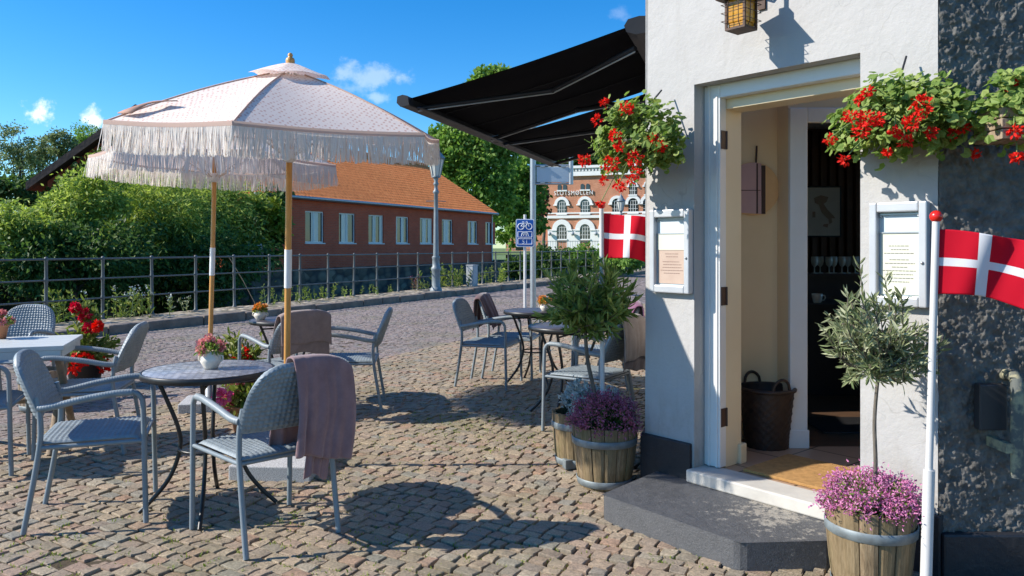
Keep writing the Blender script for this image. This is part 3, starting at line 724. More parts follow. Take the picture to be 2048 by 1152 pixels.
for z0, z1 in ((-8.5,2.5),(-22.5,-11.5)):
    mb = MB()
    for a, b in (((-14,z0),(14,z0)),((14,z0),(14,z1)),((14,z1),(-14,z1)),((-14,z1),(-14,z0))): strip(mb, (a[0]*u,a[1]*u), (b[0]*u,b[1]*u), .65*u)
    part(mb, 'panel_outline', MT['signwhite'], t)
mb = MB()
for a, b in (((-7,-2),(7,-2)),((-6,-2),(-7,-6)),((6,-2),(7,-6)),((-5,.6),(5,.6)),((-5,.6),(-6,-2)),((5,.6),(6,-2)),((-2.5,-6),(-2.5,-3)),((2.5,-6),(2.5,-3))): strip(mb, (a[0]*u,a[1]*u), (b[0]*u,b[1]*u), .8*u)
part(mb, 'route_symbol', MT['signwhite'], t)
def text_mesh(txt, size, depth, name, mat, parent, loc, rot=(R(90),0,0), spacing=1.0, align='CENTER'):
    c = bpy.data.curves.new(name, 'FONT'); c.body = txt; c.size = size; c.extrude = depth; c.align_x = align; c.space_character = spacing
    o = bpy.data.objects.new(name+'_tmp', c); COL.objects.link(o)
    dg = bpy.context.evaluated_depsgraph_get(); me = bpy.data.meshes.new_from_object(o.evaluated_get(dg)); bpy.data.objects.remove(o)
    me.materials.clear(); q = link(name, me, mat, parent); q.location = loc; q.rotation_euler = rot; return q
text_mesh('51', 11.5*u, .001, 'route_number', MT['signwhite'], t, (0, yb+.002, pz-21*u), spacing=1.15)
# blank signboard on a tall post
t = thing('street_signboard', 'blank grey signboard hung between two tall steel posts', 'signboard', (PY(1066,0,15.4).x, 15.4, 0))
f_ = lambda px, py: (PY(px,py,15.4).x - t.location.x, 0, PY(px,py,15.4).z)
a = f_(1066,300)
mb = MB(); mb.tube([(0,0,-.05),(0,0,f_(1066,470)[2]),(0,0,f_(1066,250)[2])], .058, 12); part(mb, 'post', MT['steel'], t)
mb = MB(); mb.tube([f_(1142,369), f_(1142,250)], .045, 12); part(mb, 'post', MT['steel'], t)
for py in (331, 367.5):
    mb = MB(); mb.tube([f_(1066,py), f_(1142,py)], .022, 8); part(mb, 'crossbar', MT['steel'], t)
p0, p1 = f_(1073,364.5), f_(1138,334); mb = MB(); mb.box2((p0[0],-.02,p0[2]), (p1[0],.01,p1[2])); part(mb, 'board', MT['signgrey'], t, .006)
mb = MB()
for px in (1085,1127):
    for py in (333,365.5): q = f_(px,py); mb.box((q[0],-.03,q[2]), (.09,.05,.035))
part(mb, 'clamp', MT['steel'], t)
# ================================================================= cafe building (chamfered corner with the door)
LD = Vector((1.036, 4.134, 0))
CANG = math.atan2(WU.y, WU.x)
CM = Matrix.Translation(LD) @ Matrix.Rotation(CANG, 4, 'Z')
CR = Matrix.Rotation(CANG, 3, 'Z')
def W(x, y, z): return CM @ Vector((x, y, z))
def L(px, py, y=0.0):            # point of the chamfered wall plane (at depth y) seen at a pixel, wall coordinates
    k = (px-1024)/F
    x = (k*(LD.y + WI.y*y) - (LD.x + WI.x*y)) / (WU.x - k*WU.y)
    p = W(x, y, 0); return Vector((x, y, CAMZ + (HZ-py)*p.y/F))
B0 = Vector((1.3, 4.2, 0))
cafe = thing('cafe_building', 'white plastered cafe with an open corner door and black plinth', 'cafe', B0)
def wpart(mb, name, mats, bevel=0, world=False, parent=None, frame=None):
    M_ = Matrix.Translation(-B0) @ (Matrix.Identity(4) if world else (frame or CM))
    mb.v = [tuple(M_ @ Vector(p)) for p in mb.v]
    return part(mb, name, mats, parent or cafe, bevel)
TOP = 3.3; HEAD = 2.28; TH = .30  # TOP kept low so more sky light drops into the open lobby
mb = MB()
def poly_wall(mb, pts, y0, y1):
    n = len(pts); vs = [(p[0],y0,p[1]) for p in pts] + [(p[0],y1,p[1]) for p in pts]
    mb.add(vs, [tuple(range(n)), tuple(range(2*n-1,n-1,-1))]); mb.add(vs, [(i, n+i, n+(i+1)%n, (i+1)%n) for i in range(n)])
poly_wall(mb, [(-.417,-.05),(-.07,-.05),(-.07,HEAD),(.84,HEAD),(.84,-.05),(1.169,-.05),(1.169,TOP),(-.385,TOP)], 0, TH)
wpart(mb, 'corner_wall', MT['plaster'])
for x0, x1, z1 in ((-.432,-.085,.325),(.86,1.185,.27)):
    mb = MB(); mb.box2((x0,-.022,-.05), (x1,.05,z1)); wpart(mb, 'plinth', MT['plinth'], .006)
AA = math.atan2(.9545,.298); AM = Matrix.Translation(LA) @ Matrix.Rotation(AA, 4, 'Z')     # side wall: x along, inward is -y
mb = MB()
D0, D1, Z0, Z1 = .62, 1.22, .75, 1.52
mb.box2((.02,-.25,-.05), (D0,0,TOP)); mb.box2((D1,-.25,-.05), (9,0,TOP)); mb.box2((D0,-.25,-.05), (D1,0,Z0)); mb.box2((D0,-.25,Z1), (D1,0,TOP))
wpart(mb, 'side_wall', MT['plaster'], frame=AM)
mb = MB(); mb.box2((.0,-.05,-.05), (9,.022,.32)); wpart(mb, 'plinth', MT['plinth'], frame=AM)
wf = None
mb = MB(); mb.box2((D0,-.12,Z0),(D0+.05,-.07,Z1)); mb.box2((D1-.05,-.12,Z0),(D1,-.07,Z1)); mb.box2((D0+.05,-.12,Z0),(D1-.05,-.07,Z0+.05)); mb.box2((D0+.05,-.12,Z1-.05),(D1-.05,-.07,Z1))
wpart(mb, 'side_window', MT['framewhite'], frame=AM)
# door frame, lining, sill
mb = MB(); mb.box2((-.07,.09,.20),(.032,.15,HEAD)); mb.box2((.032,.09,HEAD-.075),(.84,.15,HEAD)); df = wpart(mb, 'door_frame', MT['framewhite'], .005)
mb = MB(); mb.box2((-.045,.083,.2),(-.03,.0895,HEAD)); mb.box2((.008,.083,.2),(.02,.0895,HEAD-.06)); wpart(mb, 'frame_moulding', MT['framewhite'], .002, parent=df)
mb = MB(); mb.box2((-.07,.152,.19),(.026,.305,HEAD-.06)); mb.box2((.026,.152,HEAD-.13),(.84,.305,HEAD-.06)); wpart(mb, 'door_lining', MT['cream'], .004)
mb = MB(); mb.box2((-.04,.27,.19),(.045,.33,.30)); wpart(mb, 'plinth_block', MT['cream'], .006)
for zz in (.47, 1.13, 1.98):
    mb = MB(); mb.box2((.0285,.10,zz-.05),(.0355,.14,zz+.05)); mb.tube([(.036,.147,zz-.05),(.036,.147,zz+.05)], .006, 6); wpart(mb, 'hinge', MT['brownleather'], parent=df)
mb = MB(); mb.box2((-.085,-.055,.128),(.92,.13,.195)); wpart(mb, 'door_sill', MT['sill'], .008)
# floors, ceiling, partitions
def wpoly(name, pts, z, mat):
    mb = MB(); mb.add([(p[0],p[1],z) for p in pts], [tuple(range(len(pts)))]); return wpart(mb, name, mat, world=True)
f0, f1 = W(-.2,.12,0), W(1.0,.12,0)
wpoly('tiled_floor', [f0, f1, (4.4,3.5), (4.4,4.66), (1.12,4.66)], .19, MT['floortile'])
wpoly('wood_floor', [(1.15,4.66), (4.4,4.66), (4.4,8.05), (2.1,8.05)], .188, MT['woodfloor'])
mb = MB(); mb.prism([(1.12,4.935), (4.45,4.935), (4.45,8.1), (1.95,8.1)], 2.625, 2.7); wpart(mb, 'ceiling', MT['stucco'], world=True)  # none over the lobby, left open as an added light well
mb = MB(); mb.prism([(1.0,4.95), (4.5,4.95), (4.5,8.2), (1.98,8.2)], TOP-.02, TOP+.06); wpart(mb, 'roof_slab', MT['darkroof'], world=True)  # roof also stops short of the lobby to let light in
mb = MB(); mb.box2((.98,4.85,.18),(1.70,4.93,2.62)); wpart(mb, 'lobby_wall', MT['beige'], world=True)
mb = MB(); mb.box2((1.64,4.84,.19),(1.672,4.848,.30)); mb.box2((1.0,4.838,.19),(1.64,4.848,.29)); wpart(mb, 'skirting', MT['cream'], world=True)
mb = MB(); mb.box2((1.672,4.66,.18),(1.76,4.93,2.62)); mb.box2((1.76,4.66,2.235),(2.7,4.93,2.62)); mb.box2((2.7,4.66,.18),(4.4,4.93,2.62)); wpart(mb, 'partition', MT['beige'], world=True)
mb = MB(); mb.box2((1.668,4.62,.19),(1.775,4.657,2.235)); mb.box2((1.775,4.62,2.145),(2.7,4.657,2.235)); mb.box2((2.625,4.62,.19),(2.7,4.657,2.145)); mb.box2((1.763,4.657,.19),(1.785,4.94,2.14))
idf = wpart(mb, 'inner_door_frame', MT['framewhite'], .006, world=True)
mb = MB(); mb.box2((1.66,4.612,.19),(1.782,4.6195,.30)); wpart(mb, 'frame_plinth', MT['framewhite'], .004, world=True)
mb = MB()
for i in range(24): mb.box2((2.3+i*.09,7.97,.19),(2.3+i*.09+.05,8.03,2.6))
wpart(mb, 'slat_wall', MT['slat'], world=True)
mb = MB(); mb.box2((1.95,8.03,.1),(4.5,8.12,TOP-.2)); mb.box2((4.42,4.95,.1),(4.5,5.6,TOP-.2)); mb.box2((4.42,5.6,.1),(4.5,7.5,1.0)); mb.box2((4.42,5.6,2.4),(4.5,7.5,TOP-.2)); mb.box2((4.42,7.5,.1),(4.5,8.03,TOP-.2)); wpart(mb, 'inner_wall', MT['slat'], world=True)
mb = MB(); mb.box2((4.41,3.45,.1),(4.5,4.94,TOP-.2)); wpart(mb, 'lobby_wall', MT['beige'], world=True)
mb = MB(); mb.box2((2.32,6.25,.19),(4.2,6.75,.90)); mb.box2((2.29,6.22,.90),(4.2,6.78,.935)); c = tag(part(mb, 'bar_counter', MT['black']), 'dark bar counter in the back room behind the inner door', 'counter')
mb = MB(); mb.box2((2.6,7.45,.19),(4.2,7.9,1.11)); mb.box2((2.58,7.42,1.11),(4.2,7.92,1.135)); tag(part(mb, 'glass_cabinet', MT['slat']), 'dark back counter carrying a row of glasses under the map', 'counter')
gm_ = MB(); gm_.lathe([(.032,0),(.032,.004),(.006,.01),(.005,.06),(.028,.085),(.036,.12),(.033,.165),(.031,.165),(.034,.12),(.026,.088),(.002,.07)], 12); gme = gm_.mesh('wine_glass'); gme.materials.append(MT['paleglass'])
for i in range(11):
    o = bpy.data.objects.new('wine_glass', gme); COL.objects.link(o); o.location = (2.98+i*.068+rnd.uniform(-.008,.008), 7.6+rnd.uniform(-.03,.03), 1.1355)
    tag(o, 'clear glass in the row on the dark back counter', 'glass', 'glasses on the back counter')
mb = MB(); mb.lathe([(.001,.003),(.03,.0),(.034,.01),(.042,.05),(.043,.075),(.039,.075),(.037,.045),(.001,.012)], 18); t = thing('coffee_cup', 'white cup standing on the dark bar counter', 'cup', (2.52,6.36,.936)); part(mb, 'cup', MT['ceramic'], t)
mb = MB(); mb.tube([(.04,0,.062),(.062,0,.06),(.068,0,.04),(.055,0,.02),(.036,0,.02)], .005, 6); part(mb, 'handle', MT['ceramic'], t)
# map poster
t = thing('map_poster', 'framed map of a boot shaped country on the dark slat wall', 'poster', (3.215,7.955,1.76))
mb = MB(); mb.box2((-.185,-.006,-.265),(.185,.012,.265)); part(mb, 'frame', MT['black'], t)
mb = MB(); mb.box2((-.168,-.0095,-.248),(.168,-.0062,.248)); part(mb, 'sheet', MT['poster'], t)
mb = MB(); boot = [(-.10,.14),(-.03,.17),(.05,.15),(.03,.10),(.0,.08),(.04,.02),(.10,-.04),(.12,-.07),(.08,-.07),(.09,-.11),(.06,-.13),(.05,-.08),(-.02,-.01),(-.05,.07),(-.09,.09)]
plate(mb, [(x,z) for x,z in boot][::-1], -.0125, -.0098); plate(mb, [(.0,-.13),(.05,-.125),(.04,-.165),(-.01,-.15)], -.0125, -.0098); plate(mb, [(-.115,-.0),(-.085,.0),(-.085,-.06),(-.115,-.06)], -.0125, -.0098); part(mb, 'map_print', MT['posterred'], t)
# round wall mirror; its reflection is painted as pink, dark and tan panels
t = thing('round_wall_mirror', 'round wall mirror on a strap, its pink and tan reflection painted on', 'mirror', (1.512,4.838,1.762))
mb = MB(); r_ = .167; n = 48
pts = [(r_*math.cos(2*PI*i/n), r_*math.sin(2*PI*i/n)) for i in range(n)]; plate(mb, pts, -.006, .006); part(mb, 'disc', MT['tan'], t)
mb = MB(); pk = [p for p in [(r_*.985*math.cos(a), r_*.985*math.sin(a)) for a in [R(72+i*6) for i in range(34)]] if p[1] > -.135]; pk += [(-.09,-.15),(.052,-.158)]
plate(mb, pk[:-2] + pk[-2:], -.012, -.0065); part(mb, 'pink_reflection', MT['reflectpink'], t)
mb = MB(); mb.box2((-.165,-.0145,-.012),(.045,-.0122,-.008)); mb.box2((.052,-.02,-.158),(.074,-.0065,.145)); mb.box2((.020,-.017,-.155),(.028,-.0122,.158)); part(mb, 'dark_reflection', MT['brownleather'], t)
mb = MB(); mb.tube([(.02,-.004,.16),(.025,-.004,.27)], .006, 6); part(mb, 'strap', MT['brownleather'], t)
# basket
t = thing('wicker_basket', 'dark woven basket with arched handle inside the doorway', 'basket', (1.545,4.675,.19))
mb = MB(); rr = []; nz_ = 30; nt_ = 72
Tt, Hh = np.meshgrid(np.linspace(0,2*PI,nt_+1), np.linspace(0,1,nz_+1), indexing='ij')
rad = .125+.035*Hh + .004*np.sin(Tt*18)*np.cos(Hh*PI*15)
mb.np_grid(rad*np.cos(Tt), rad*np.sin(Tt), Hh*.345, flip=False); mb.lathe([(.001,.01),(.125,.0)], 36); mb.lathe([(.15,.345),(.12,.03),(.001,.03)], 36); part(mb, 'body', MT['basket'], t)
mb = MB(); mb.tube([(.163*math.cos(2*PI*i/40), .163*math.sin(2*PI*i/40), .35) for i in range(41)], .013, 8, cap=False); part(mb, 'rim', MT['basket'], t)
for a in (R(-75), R(105)):
    mb = MB(); mb.tube([(.162*math.cos(a+q), .162*math.sin(a+q), .35 + .075*math.sqrt(max(0, 1-(q/.36)**2))) for q in np.linspace(-.36,.36,13)], .009, 8); part(mb, 'handle', MT['basket'], t)
# doormat
mb = MB(); mb.box2((.13,.16,.191),(.82,.62,.207)); mb.v = [tuple(CM @ Vector(p)) for p in mb.v]; tag(part(mb, 'doormat', MT['coir'], None, .004), 'ochre coir doormat lying just inside the open door', 'doormat')
mb = MB(); mb.box2((2.02,4.98,.19),(2.75,5.42,.20)); tag(part(mb, 'floor_mat', MT['black'], None), 'thin black mat on the floor beyond the inner door', 'mat')
# front step
stp = [(.459,3.95),(.978,3.304),(1.36,3.33),(1.60,3.47),(1.45,3.80),(.90,4.42),(.82,4.36)]
mb = MB(); mb.prism(stp, -.05, .128); o = tag(part(mb, 'door_step', MT['step'], None, .032), 'dark worn stone step with a pale scuffed patch below the door', 'step')
# lantern
t = thing('wall_lantern', 'amber glass lantern in a wire cage above the door', 'lantern', W(.345,-.19,0), CANG)
lz = 2.45; hw = .047
mb = MB(); mb.box2((-hw,-hw,lz+.035),(hw,hw,lz+.15)); part(mb, 'amber_pane', MT['amber'], t, .004)
mb = MB(); mb.box2((-hw-.008,-hw-.008,lz),(hw+.008,hw+.008,lz+.012)); mb.box2((-hw+.004,-hw+.004,lz+.0122),(hw-.004,hw-.004,lz+.034), 1)
for sx in (-1,1):
    for sy in (-1,1):
        mb.box((sx*(hw+.003),sy*(hw+.003),lz+.082), (.011,.011,.14))
part(mb, 'frame', [MT['rust'], MT['amber']], t)
mb = MB()
for sx in (-1,1):
    for q in (-.5, .5): mb.tube([(sx*hw*1.1,q*hw*1.2,lz+.005),(sx*(hw+.02),q*hw*1.2,lz+.03),(sx*(hw+.022),q*hw*1.2,lz+.13),(sx*(hw+.012),q*hw*1.2,lz+.16)], .0022, 5); mb.tube([(q*hw*1.2,sx*hw*1.1,lz+.005),(q*hw*1.2,sx*(hw+.02),lz+.03),(q*hw*1.2,sx*(hw+.022),lz+.13),(q*hw*1.2,sx*(hw+.012),lz+.16)], .0022, 5)
for zz in (.045,.085,.125):
    e = hw+.021; mb.tube([(e,e,lz+zz),(-e,e,lz+zz),(-e,-e,lz+zz),(e,-e,lz+zz),(e,e,lz+zz)], .002, 5)
part(mb, 'cage', MT['rust'], t)
mb = MB(); a_ = .088
mb.add([(-a_,-a_,lz+.15),(a_,-a_,lz+.15),(a_,a_,lz+.15),(-a_,a_,lz+.15),(-.022,-.022,lz+.235),(.022,-.022,lz+.235),(.022,.022,lz+.235),(-.022,.022,lz+.235)], [(3,2,1,0),(0,1,5,4),(1,2,6,5),(2,3,7,6),(3,0,4,7),(4,5,6,7)])
mb.box2((-.024,-.024,lz+.235),(.024,.024,lz+.262)); part(mb, 'cap', MT['rust'], t)
mb = MB(); mb.tube([(0,0,lz+.26),(0,0,lz+.33),(.01,.03,lz+.36),(0,.188,lz+.36)], .011, 8)
mb.tube([(0,.185,lz+.20),(0,.10,lz+.24),(0,.05,lz+.31),(0,.03,lz+.36)], .006, 6); mb.tube([(0,.15,lz+.25),(0,.13,lz+.28),(0,.15,lz+.30),(0,.165,lz+.28)], .004, 5)
mb.box2((-.02,.178,lz+.14),(.02,.1895,lz+.42)); part(mb, 'bracket', MT['rust'], t)
# menu boards
def menu(name, x0, x1, y0, y1, label, sheetmat, inkmat, paper_top, seed):
    a, b = L(x0, (y0+y1)/2, -.045), L(x1, (y0+y1)/2, -.045); xm = (x0+x1)/2
    zt, zb = L(xm, y0, -.045).z, L(xm, y1, -.045).z
    cx = (a.x+b.x)/2; w_, h_ = b.x-a.x, zt-zb
    t = thing(name, label, 'menu board', W(cx, 0, zb), CANG)
    fw = .034
    mb = MB(); mb.box2((-w_/2,-.045,0),(-w_/2+fw,-.003,h_)); mb.box2((w_/2-fw,-.045,0),(w_/2,-.003,h_)); mb.box2((-w_/2+fw,-.045,0),(w_/2-fw,-.003,fw*1.25)); mb.box2((-w_/2+fw,-.045,h_-fw*1.25),(w_/2-fw,-.003,h_))
    part(mb, 'frame', MT['alu'], t, .006)
    mb = MB(); mb.box2((-w_/2+fw,-.012,fw*1.25),(w_/2-fw,-.0035,h_-fw*1.25)); part(mb, 'back_panel', MT['bluepaper'], t)
    i0, i1 = -w_/2+fw+.008, w_/2-fw-.008; zt2 = h_-fw*1.25-.008; zb2 = fw*1.25+.008; hh = zt2-zb2
    zs = zt2 - hh*.24
    mb = MB(); mb.box2((i0,-.0165,zb2),(i1,-.0125,zs)); part(mb, 'menu_sheet', sheetmat, t)
    if paper_top: mb = MB(); mb.box2((i0,-.0195,zs-hh*.24),(i1,-.017,zs)); part(mb, 'cream_sheet', MT['paper'], t)
    mb = MB(); mb.box2((i0-.006,-.021,zs),(i1+.006,-.0125,zs+.006)); mb.box2((i0-.004,-.021,zt2-.004),(i1+.004,-.0125,zt2+.002))
    for x in (i0,i1): mb.sphere((x,-.02,zt2-.01), .006, 8)
    part(mb, 'clip_rail', MT['steel'], t)
    r_ = random.Random(seed); z = zs-.055 if not paper_top else zs-hh*.30
    while z > zb2+.05:
        wl = (i1-i0)*r_.uniform(.18,.42); x = -wl + r_.uniform(-.01,.01); mb = MB(); mb.box2((x,-.01705,z-.0004),(wl,-.0166,z+.0004))
        while x < wl:
            l = r_.uniform(.006,.016); mb.box2((x,-.0178,z-.0016),(min(x+l,wl),-.0166,z+.0016)); x += l + .004
        part(mb, 'text_line', inkmat, t); z -= r_.choice((.016,.016,.028))
    mb = MB(); mb.sphere((w_/2-fw/2,-.047,h_*.42), .007, 10); part(mb, 'lock', MT['steel'], t)
menu('menu_board', 1298, 1377, 419, 586, 'silver framed menu board beside the awning corner with brownish menu sheet', MT['menubrown'], MT['inkbrown'], True, 3)
menu('menu_board', 1737, 1853, 404, 613, 'silver framed menu board behind the olive tree with cream menu sheet', MT['paper'], MT['ink'], False, 4)

# ================================================================= dark neighbouring house (rough render)
nb = thing('neighbour_building', 'dark grey roughcast house front with black plinth beyond the corner', 'house', (2.6,3.24,0))
ns, nt = 150, 480
xs = np.linspace(1.797, 2.42, ns); zs = np.linspace(.20, 3.2, nt)
XX, ZZ = np.meshgrid(xs, zs, indexing='ij'); H = np.zeros_like(XX)
for i in range(ns):
    for j in range(nt):
        p = Vector((xs[i], zs[j], 3.3))
        H[i,j] = .008*mnoise.noise(p*6) + .006*mnoise.noise(p*24) + .009*mnoise.noise(p*46) + .009*abs(mnoise.noise(p*78)) + .005*mnoise.noise(p*115)
YY = 3.245 - np.clip(H, -.014, .05)
mb = MB(); mb.np_grid(XX-2.6, YY-3.24, ZZ); part(mb, 'rough_wall', MT['roughcast'], nb)
mb = MB(); mb.box2((-.78,.03,-.05),(-.185,.06,3.3)); mb.box2((-.185,-.003,-.05),(3,.06,.32)); mb.box2((-.185,-.003,2.5),(3,.06,3.3)); mb.box2((1.75,-.003,.32),(3,.06,2.5)); mb.box2((-.803,.0,3.2),(-.185,.03,3.3)); part(mb, 'wall_core', MT['roughcast'], nb)
mb = MB(); mb.box2((-.80,-.030,-.05),(3,.03,.2)); part(mb, 'plinth', MT['plinth'], nb, .012)
def frame_window(parent, name, o, a, b, z0, z1, along, n, M_):
    mb = MB(); f = .06
    def bx(u0, u1, w0, w1, dy=.0):
        if along == 'x': mb.box2((o[0]+u0, o[1]-.03+dy, w0), (o[0]+u1, o[1]+.03-dy, w1))
        else: mb.box2((o[0]-.03+dy, o[1]+u0, w0), (o[0]+.03-dy, o[1]+u1, w1))
    bx(a, a+f, z0, z1); bx(b-f, b, z0, z1); bx(a+f, b-f, z0, z0+f); bx(a+f, b-f, z1-f, z1)
    for i in range(1, n): u_ = a+(b-a)*i/n; bx(u_-.02, u_+.02, z0+f, z1-f, .006)
    mb.v = [tuple(Vector(p)-M_) for p in mb.v]; wdw = part(mb, name, MT['framewhite'], parent)
    mb = MB()
    if along == 'x': mb.add([(o[0]+a+f,o[1],z0+f),(o[0]+b-f,o[1],z0+f),(o[0]+b-f,o[1],z1-f),(o[0]+a+f,o[1],z1-f)], [(0,1,2,3)])
    else: mb.add([(o[0],o[1]+a+f,z0+f),(o[0],o[1]+b-f,z0+f),(o[0],o[1]+b-f,z1-f),(o[0],o[1]+a+f,z1-f)], [(0,1,2,3)])
    mb.v = [tuple(Vector(p)-M_) for p in mb.v]; part(mb, 'pane', MT['thinpane'], wdw)
frame_window(nb, 'added_light_window', (2.6,3.285,0), -.185, 1.75, .32, 2.5, 'x', 3, nb.location.copy())  # unseen window, added to let sky light into the lobby
frame_window(cafe, 'rear_window', (4.46,5.6,0), 0, 1.9, 1.0, 2.4, 'y', 2, B0)  # unseen opening in the back room, added to light its slat wall
t = thing('mossy_pipe', 'short lichen covered pipe bending out of the dark rough wall', 'pipe', (1.98,3.12,0))
zt = 1.4-(762-HZ)*3.12/F; zb = 1.4-(955-HZ)*3.12/F; px_ = (2034-1024)*3.12/F-1.98
mb = MB(); mb.tube([(px_+.03,.14,zt+.005),(px_+.02,.05,zt+.012),(px_+.006,.01,zt-.005),(px_,0,zt-.06),(px_,0,(zt+zb)/2),(px_,0,zb)], .024, 12); part(mb, 'pipe', MT['lichenpipe'], t)
mb = MB(); mb.box2((px_-.05,-.01,zb+.10),(px_-.02,.12,zb+.14)); part(mb, 'bracket', MT['lichenpipe'], t)
mb = MB(); mb.box2((1.93,3.175,.64),(2.045,3.222,.83)); tag(part(mb, 'wall_shade_box', MT['darkpot'], None, .006), 'dark box standing in for shade on the rough wall behind the pipe', 'box')  # dark box stands in for a shadowed patch of the wall

# ================================================================= awnings
AD = Vector((.2975,.9547,0)).normalized(); AN = Vector((-AD.y, AD.x, 0))
def awning(d0, d1, label):
    o0 = LA + AD*0
    t = thing('folding_awning', label, 'awning', LA + AN*.02 + AD*d0 + Vector((0,0,2.6)), AA)     # local x along wall, +y outward
    Ln = d1-d0; P = 1.72; zt, zf = .19, -.19
    fx = MB(); n = 14
    U, V_ = np.meshgrid(np.linspace(.02,Ln-.02,30), np.linspace(.12,P,n), indexing='ij')
    q = (V_-.12)/(P-.12); Zz = zt+.03 + (zf-zt-.01)*q - .02*np.sin(q*PI)
    fx.np_grid(U, V_, Zz); fx.np_grid(U, V_, Zz+.004, flip=True); fab = part(fx, 'fabric', MT['awning'], t)
    for q_ in (.33,.67):
        sm = MB(); sm.tube([(Ln*q_, .12+(P-.12)*s_, zt+.026+(zf-zt-.01)*s_-.02*math.sin(s_*PI)-.003) for s_ in np.linspace(0,1,12)], .004, 4); part(sm, 'seam', MT['awnmetal'], fab)
    mb = MB(); pr = [(.0,-.04),(.09,-.05),(.15,-.03),(.165,.01),(.14,.05),(.07,.065),(.0,.06)]
    vs = [(-.06,y,z+zt) for y,z in pr] + [(Ln+.03,y,z+zt) for y,z in pr]; k = len(pr)
    mb.add(vs, [tuple(range(k)), tuple(range(2*k-1,k-1,-1))]); mb.add(vs, [(i,k+i,k+(i+1)%k,(i+1)%k) for i in range(k)]); part(mb, 'cassette', MT['awnmetal'], t, .012)
    mb = MB(); pr = [(P-.05,-.035),(P+.015,-.045),(P+.045,-.015),(P+.04,.03),(P+.0,.04),(P-.04,.03)]
    vs = [(-.03,y,z+zf+.01) for y,z in pr] + [(Ln+.03,y,z+zf+.01) for y,z in pr]; k = len(pr)
    mb.add(vs, [tuple(range(k)), tuple(range(2*k-1,k-1,-1))]); mb.add(vs, [(i,k+i,k+(i+1)%k,(i+1)%k) for i in range(k)])
    mb.box2((.02,P-.12,zf-.045),(Ln-.02,P-.085,zf-.03)); part(mb, 'front_bar', MT['awnmetal'], t, .01)
    for sgn, x0 in ((1,.12),(-1,Ln-.12)):
        am = MB(); el = (x0+sgn*.42, .78, -.055); am.tube([(x0,.12,.10),el], .018, 8); am.tube([el,(x0+sgn*.02,P-.04,zf-.02)], .015, 8); am.sphere(el, .024, 10)
        a = part(am, 'arm', MT['awnmetal'], t)
        cm_ = MB(); cm_.tube([(x0,.12,.076),(el[0],el[1],el[2]-.021),(x0+sgn*.02,P-.04,zf-.038)], .0055, 5); part(cm_, 'cable', MT['steel'], a)
    return t
awning(.46, 2.38, 'nearer black folding awning with its end cassette on the white corner')
awning(2.46, 4.66, 'farther black folding awning beyond a strip of sky')

# ================================================================= red brick house across the canal
BA = math.atan2(KD.y, KD.x); BO = street(0, BT, 0)
def s_at(px, t=BT):
    k = (px-1024)/F; o = street(0, t); return (k*o.y - o.x)/(KD.x - k*KD.y)
rb = thing('brick_house', 'long dark red brick house with an orange tiled roof and stone base', 'house', street(22,BT,0), BA)
X0, X1 = 14.0-22, 34.7-22; EZ = 3.56
wins = [(540,566),(610.5,648),(678,710.5),(737,767),(792,817.5),(840,865),(884,905.5),(935.5,955),(971,990.5)]
wx = [(s_at(a)-22, s_at(b)-22) for a, b in wins]; WZ0, WZ1 = 1.56, 2.95
mb = MB(); mb.box2((X0,0,.45),(X1,.3,WZ0)); mb.box2((X0,0,WZ1),(X1,.3,EZ))
prev = X0
for a, b in wx: mb.box2((prev,0,WZ0),(a,.3,WZ1)); prev = b
mb.box2((prev,0,WZ0),(X1,.3,WZ1))
vs = [(X1-.3,0.3,.4),(X1-.3,10,.4),(X1-.3,10,EZ),(X1-.3,5,6.75),(X1-.3,0.3,EZ+.15)]; vs2 = [(X1,)+p[1:] for p in vs]
mb.add(vs+vs2, [(0,4,3,2,1),(5,6,7,8,9),(0,1,6,5),(1,2,7,6),(2,3,8,7),(3,4,9,8),(4,0,5,9)])
mb.box2((X0,9.7,.4),(X1-.3,10,EZ)); mb.box2((X0,.3,.4),(X0+.3,9.7,EZ)); part(mb, 'wall', MT['redbrick'], rb)
mb = MB(); mb.box2((X0-.05,-.06,-2),(X1+.05,.25,.45)); part(mb, 'stone_base', MT['stonewall'], rb)
for i, (a, b) in enumerate(wx):
    mb = MB(); fw = .06; y0, y1 = .06, .13
    mb.box2((a,y0,WZ0),(a+fw,y1,WZ1)); mb.box2((b-fw,y0,WZ0),(b,y1,WZ1)); mb.box2((a+fw,y0,WZ0),(b-fw,y1,WZ0+fw)); mb.box2((a+fw,y0,WZ1-fw),(b-fw,y1,WZ1)); m_ = (a+b)/2; mb.box2((m_-.035,y0+.005,WZ0+fw),(m_+.035,y1,WZ1-fw))
    mb.box2((a-.04,-.05,WZ0-.05),(b+.04,.06,WZ0-.002)); wdw = part(mb, 'window', MT['whitetrim'], rb)
    mb = MB(); mb.box2((a+fw,.10,WZ0+fw),(m_-.035,.115,WZ1-fw)); mb.box2((m_+.035,.10,WZ0+fw),(b-fw,.115,WZ1-fw)); part(mb, 'pane', MT['darkglass'], wdw)
    mb = MB(); r_ = random.Random(i)
    for (c0,c1) in ((a+fw,m_-.035),(m_+.035,b-fw)):
        wd_ = (c1-c0)*r_.uniform(.2,.65); st_ = c0 if r_.random()<.5 else c1-wd_
        U, V_ = np.meshgrid(np.linspace(0,1,16), np.linspace(0,1,6), indexing='ij')
        mb.np_grid(st_+U*wd_, .098-.012*np.sin(U*22+i)*(.4+.6*V_)-.02, WZ0+fw+V_*(WZ1-WZ0-2*fw))
    part(mb, 'curtain', MT['paleglass'], wdw)
rows, tl = 20, 6.35; nx = 95*6
ru = np.linspace(X0-.2, X1+.18, nx); rv = np.linspace(0, 1, rows*4+1)
U, V_ = np.meshgrid(ru, rv, indexing='ij')
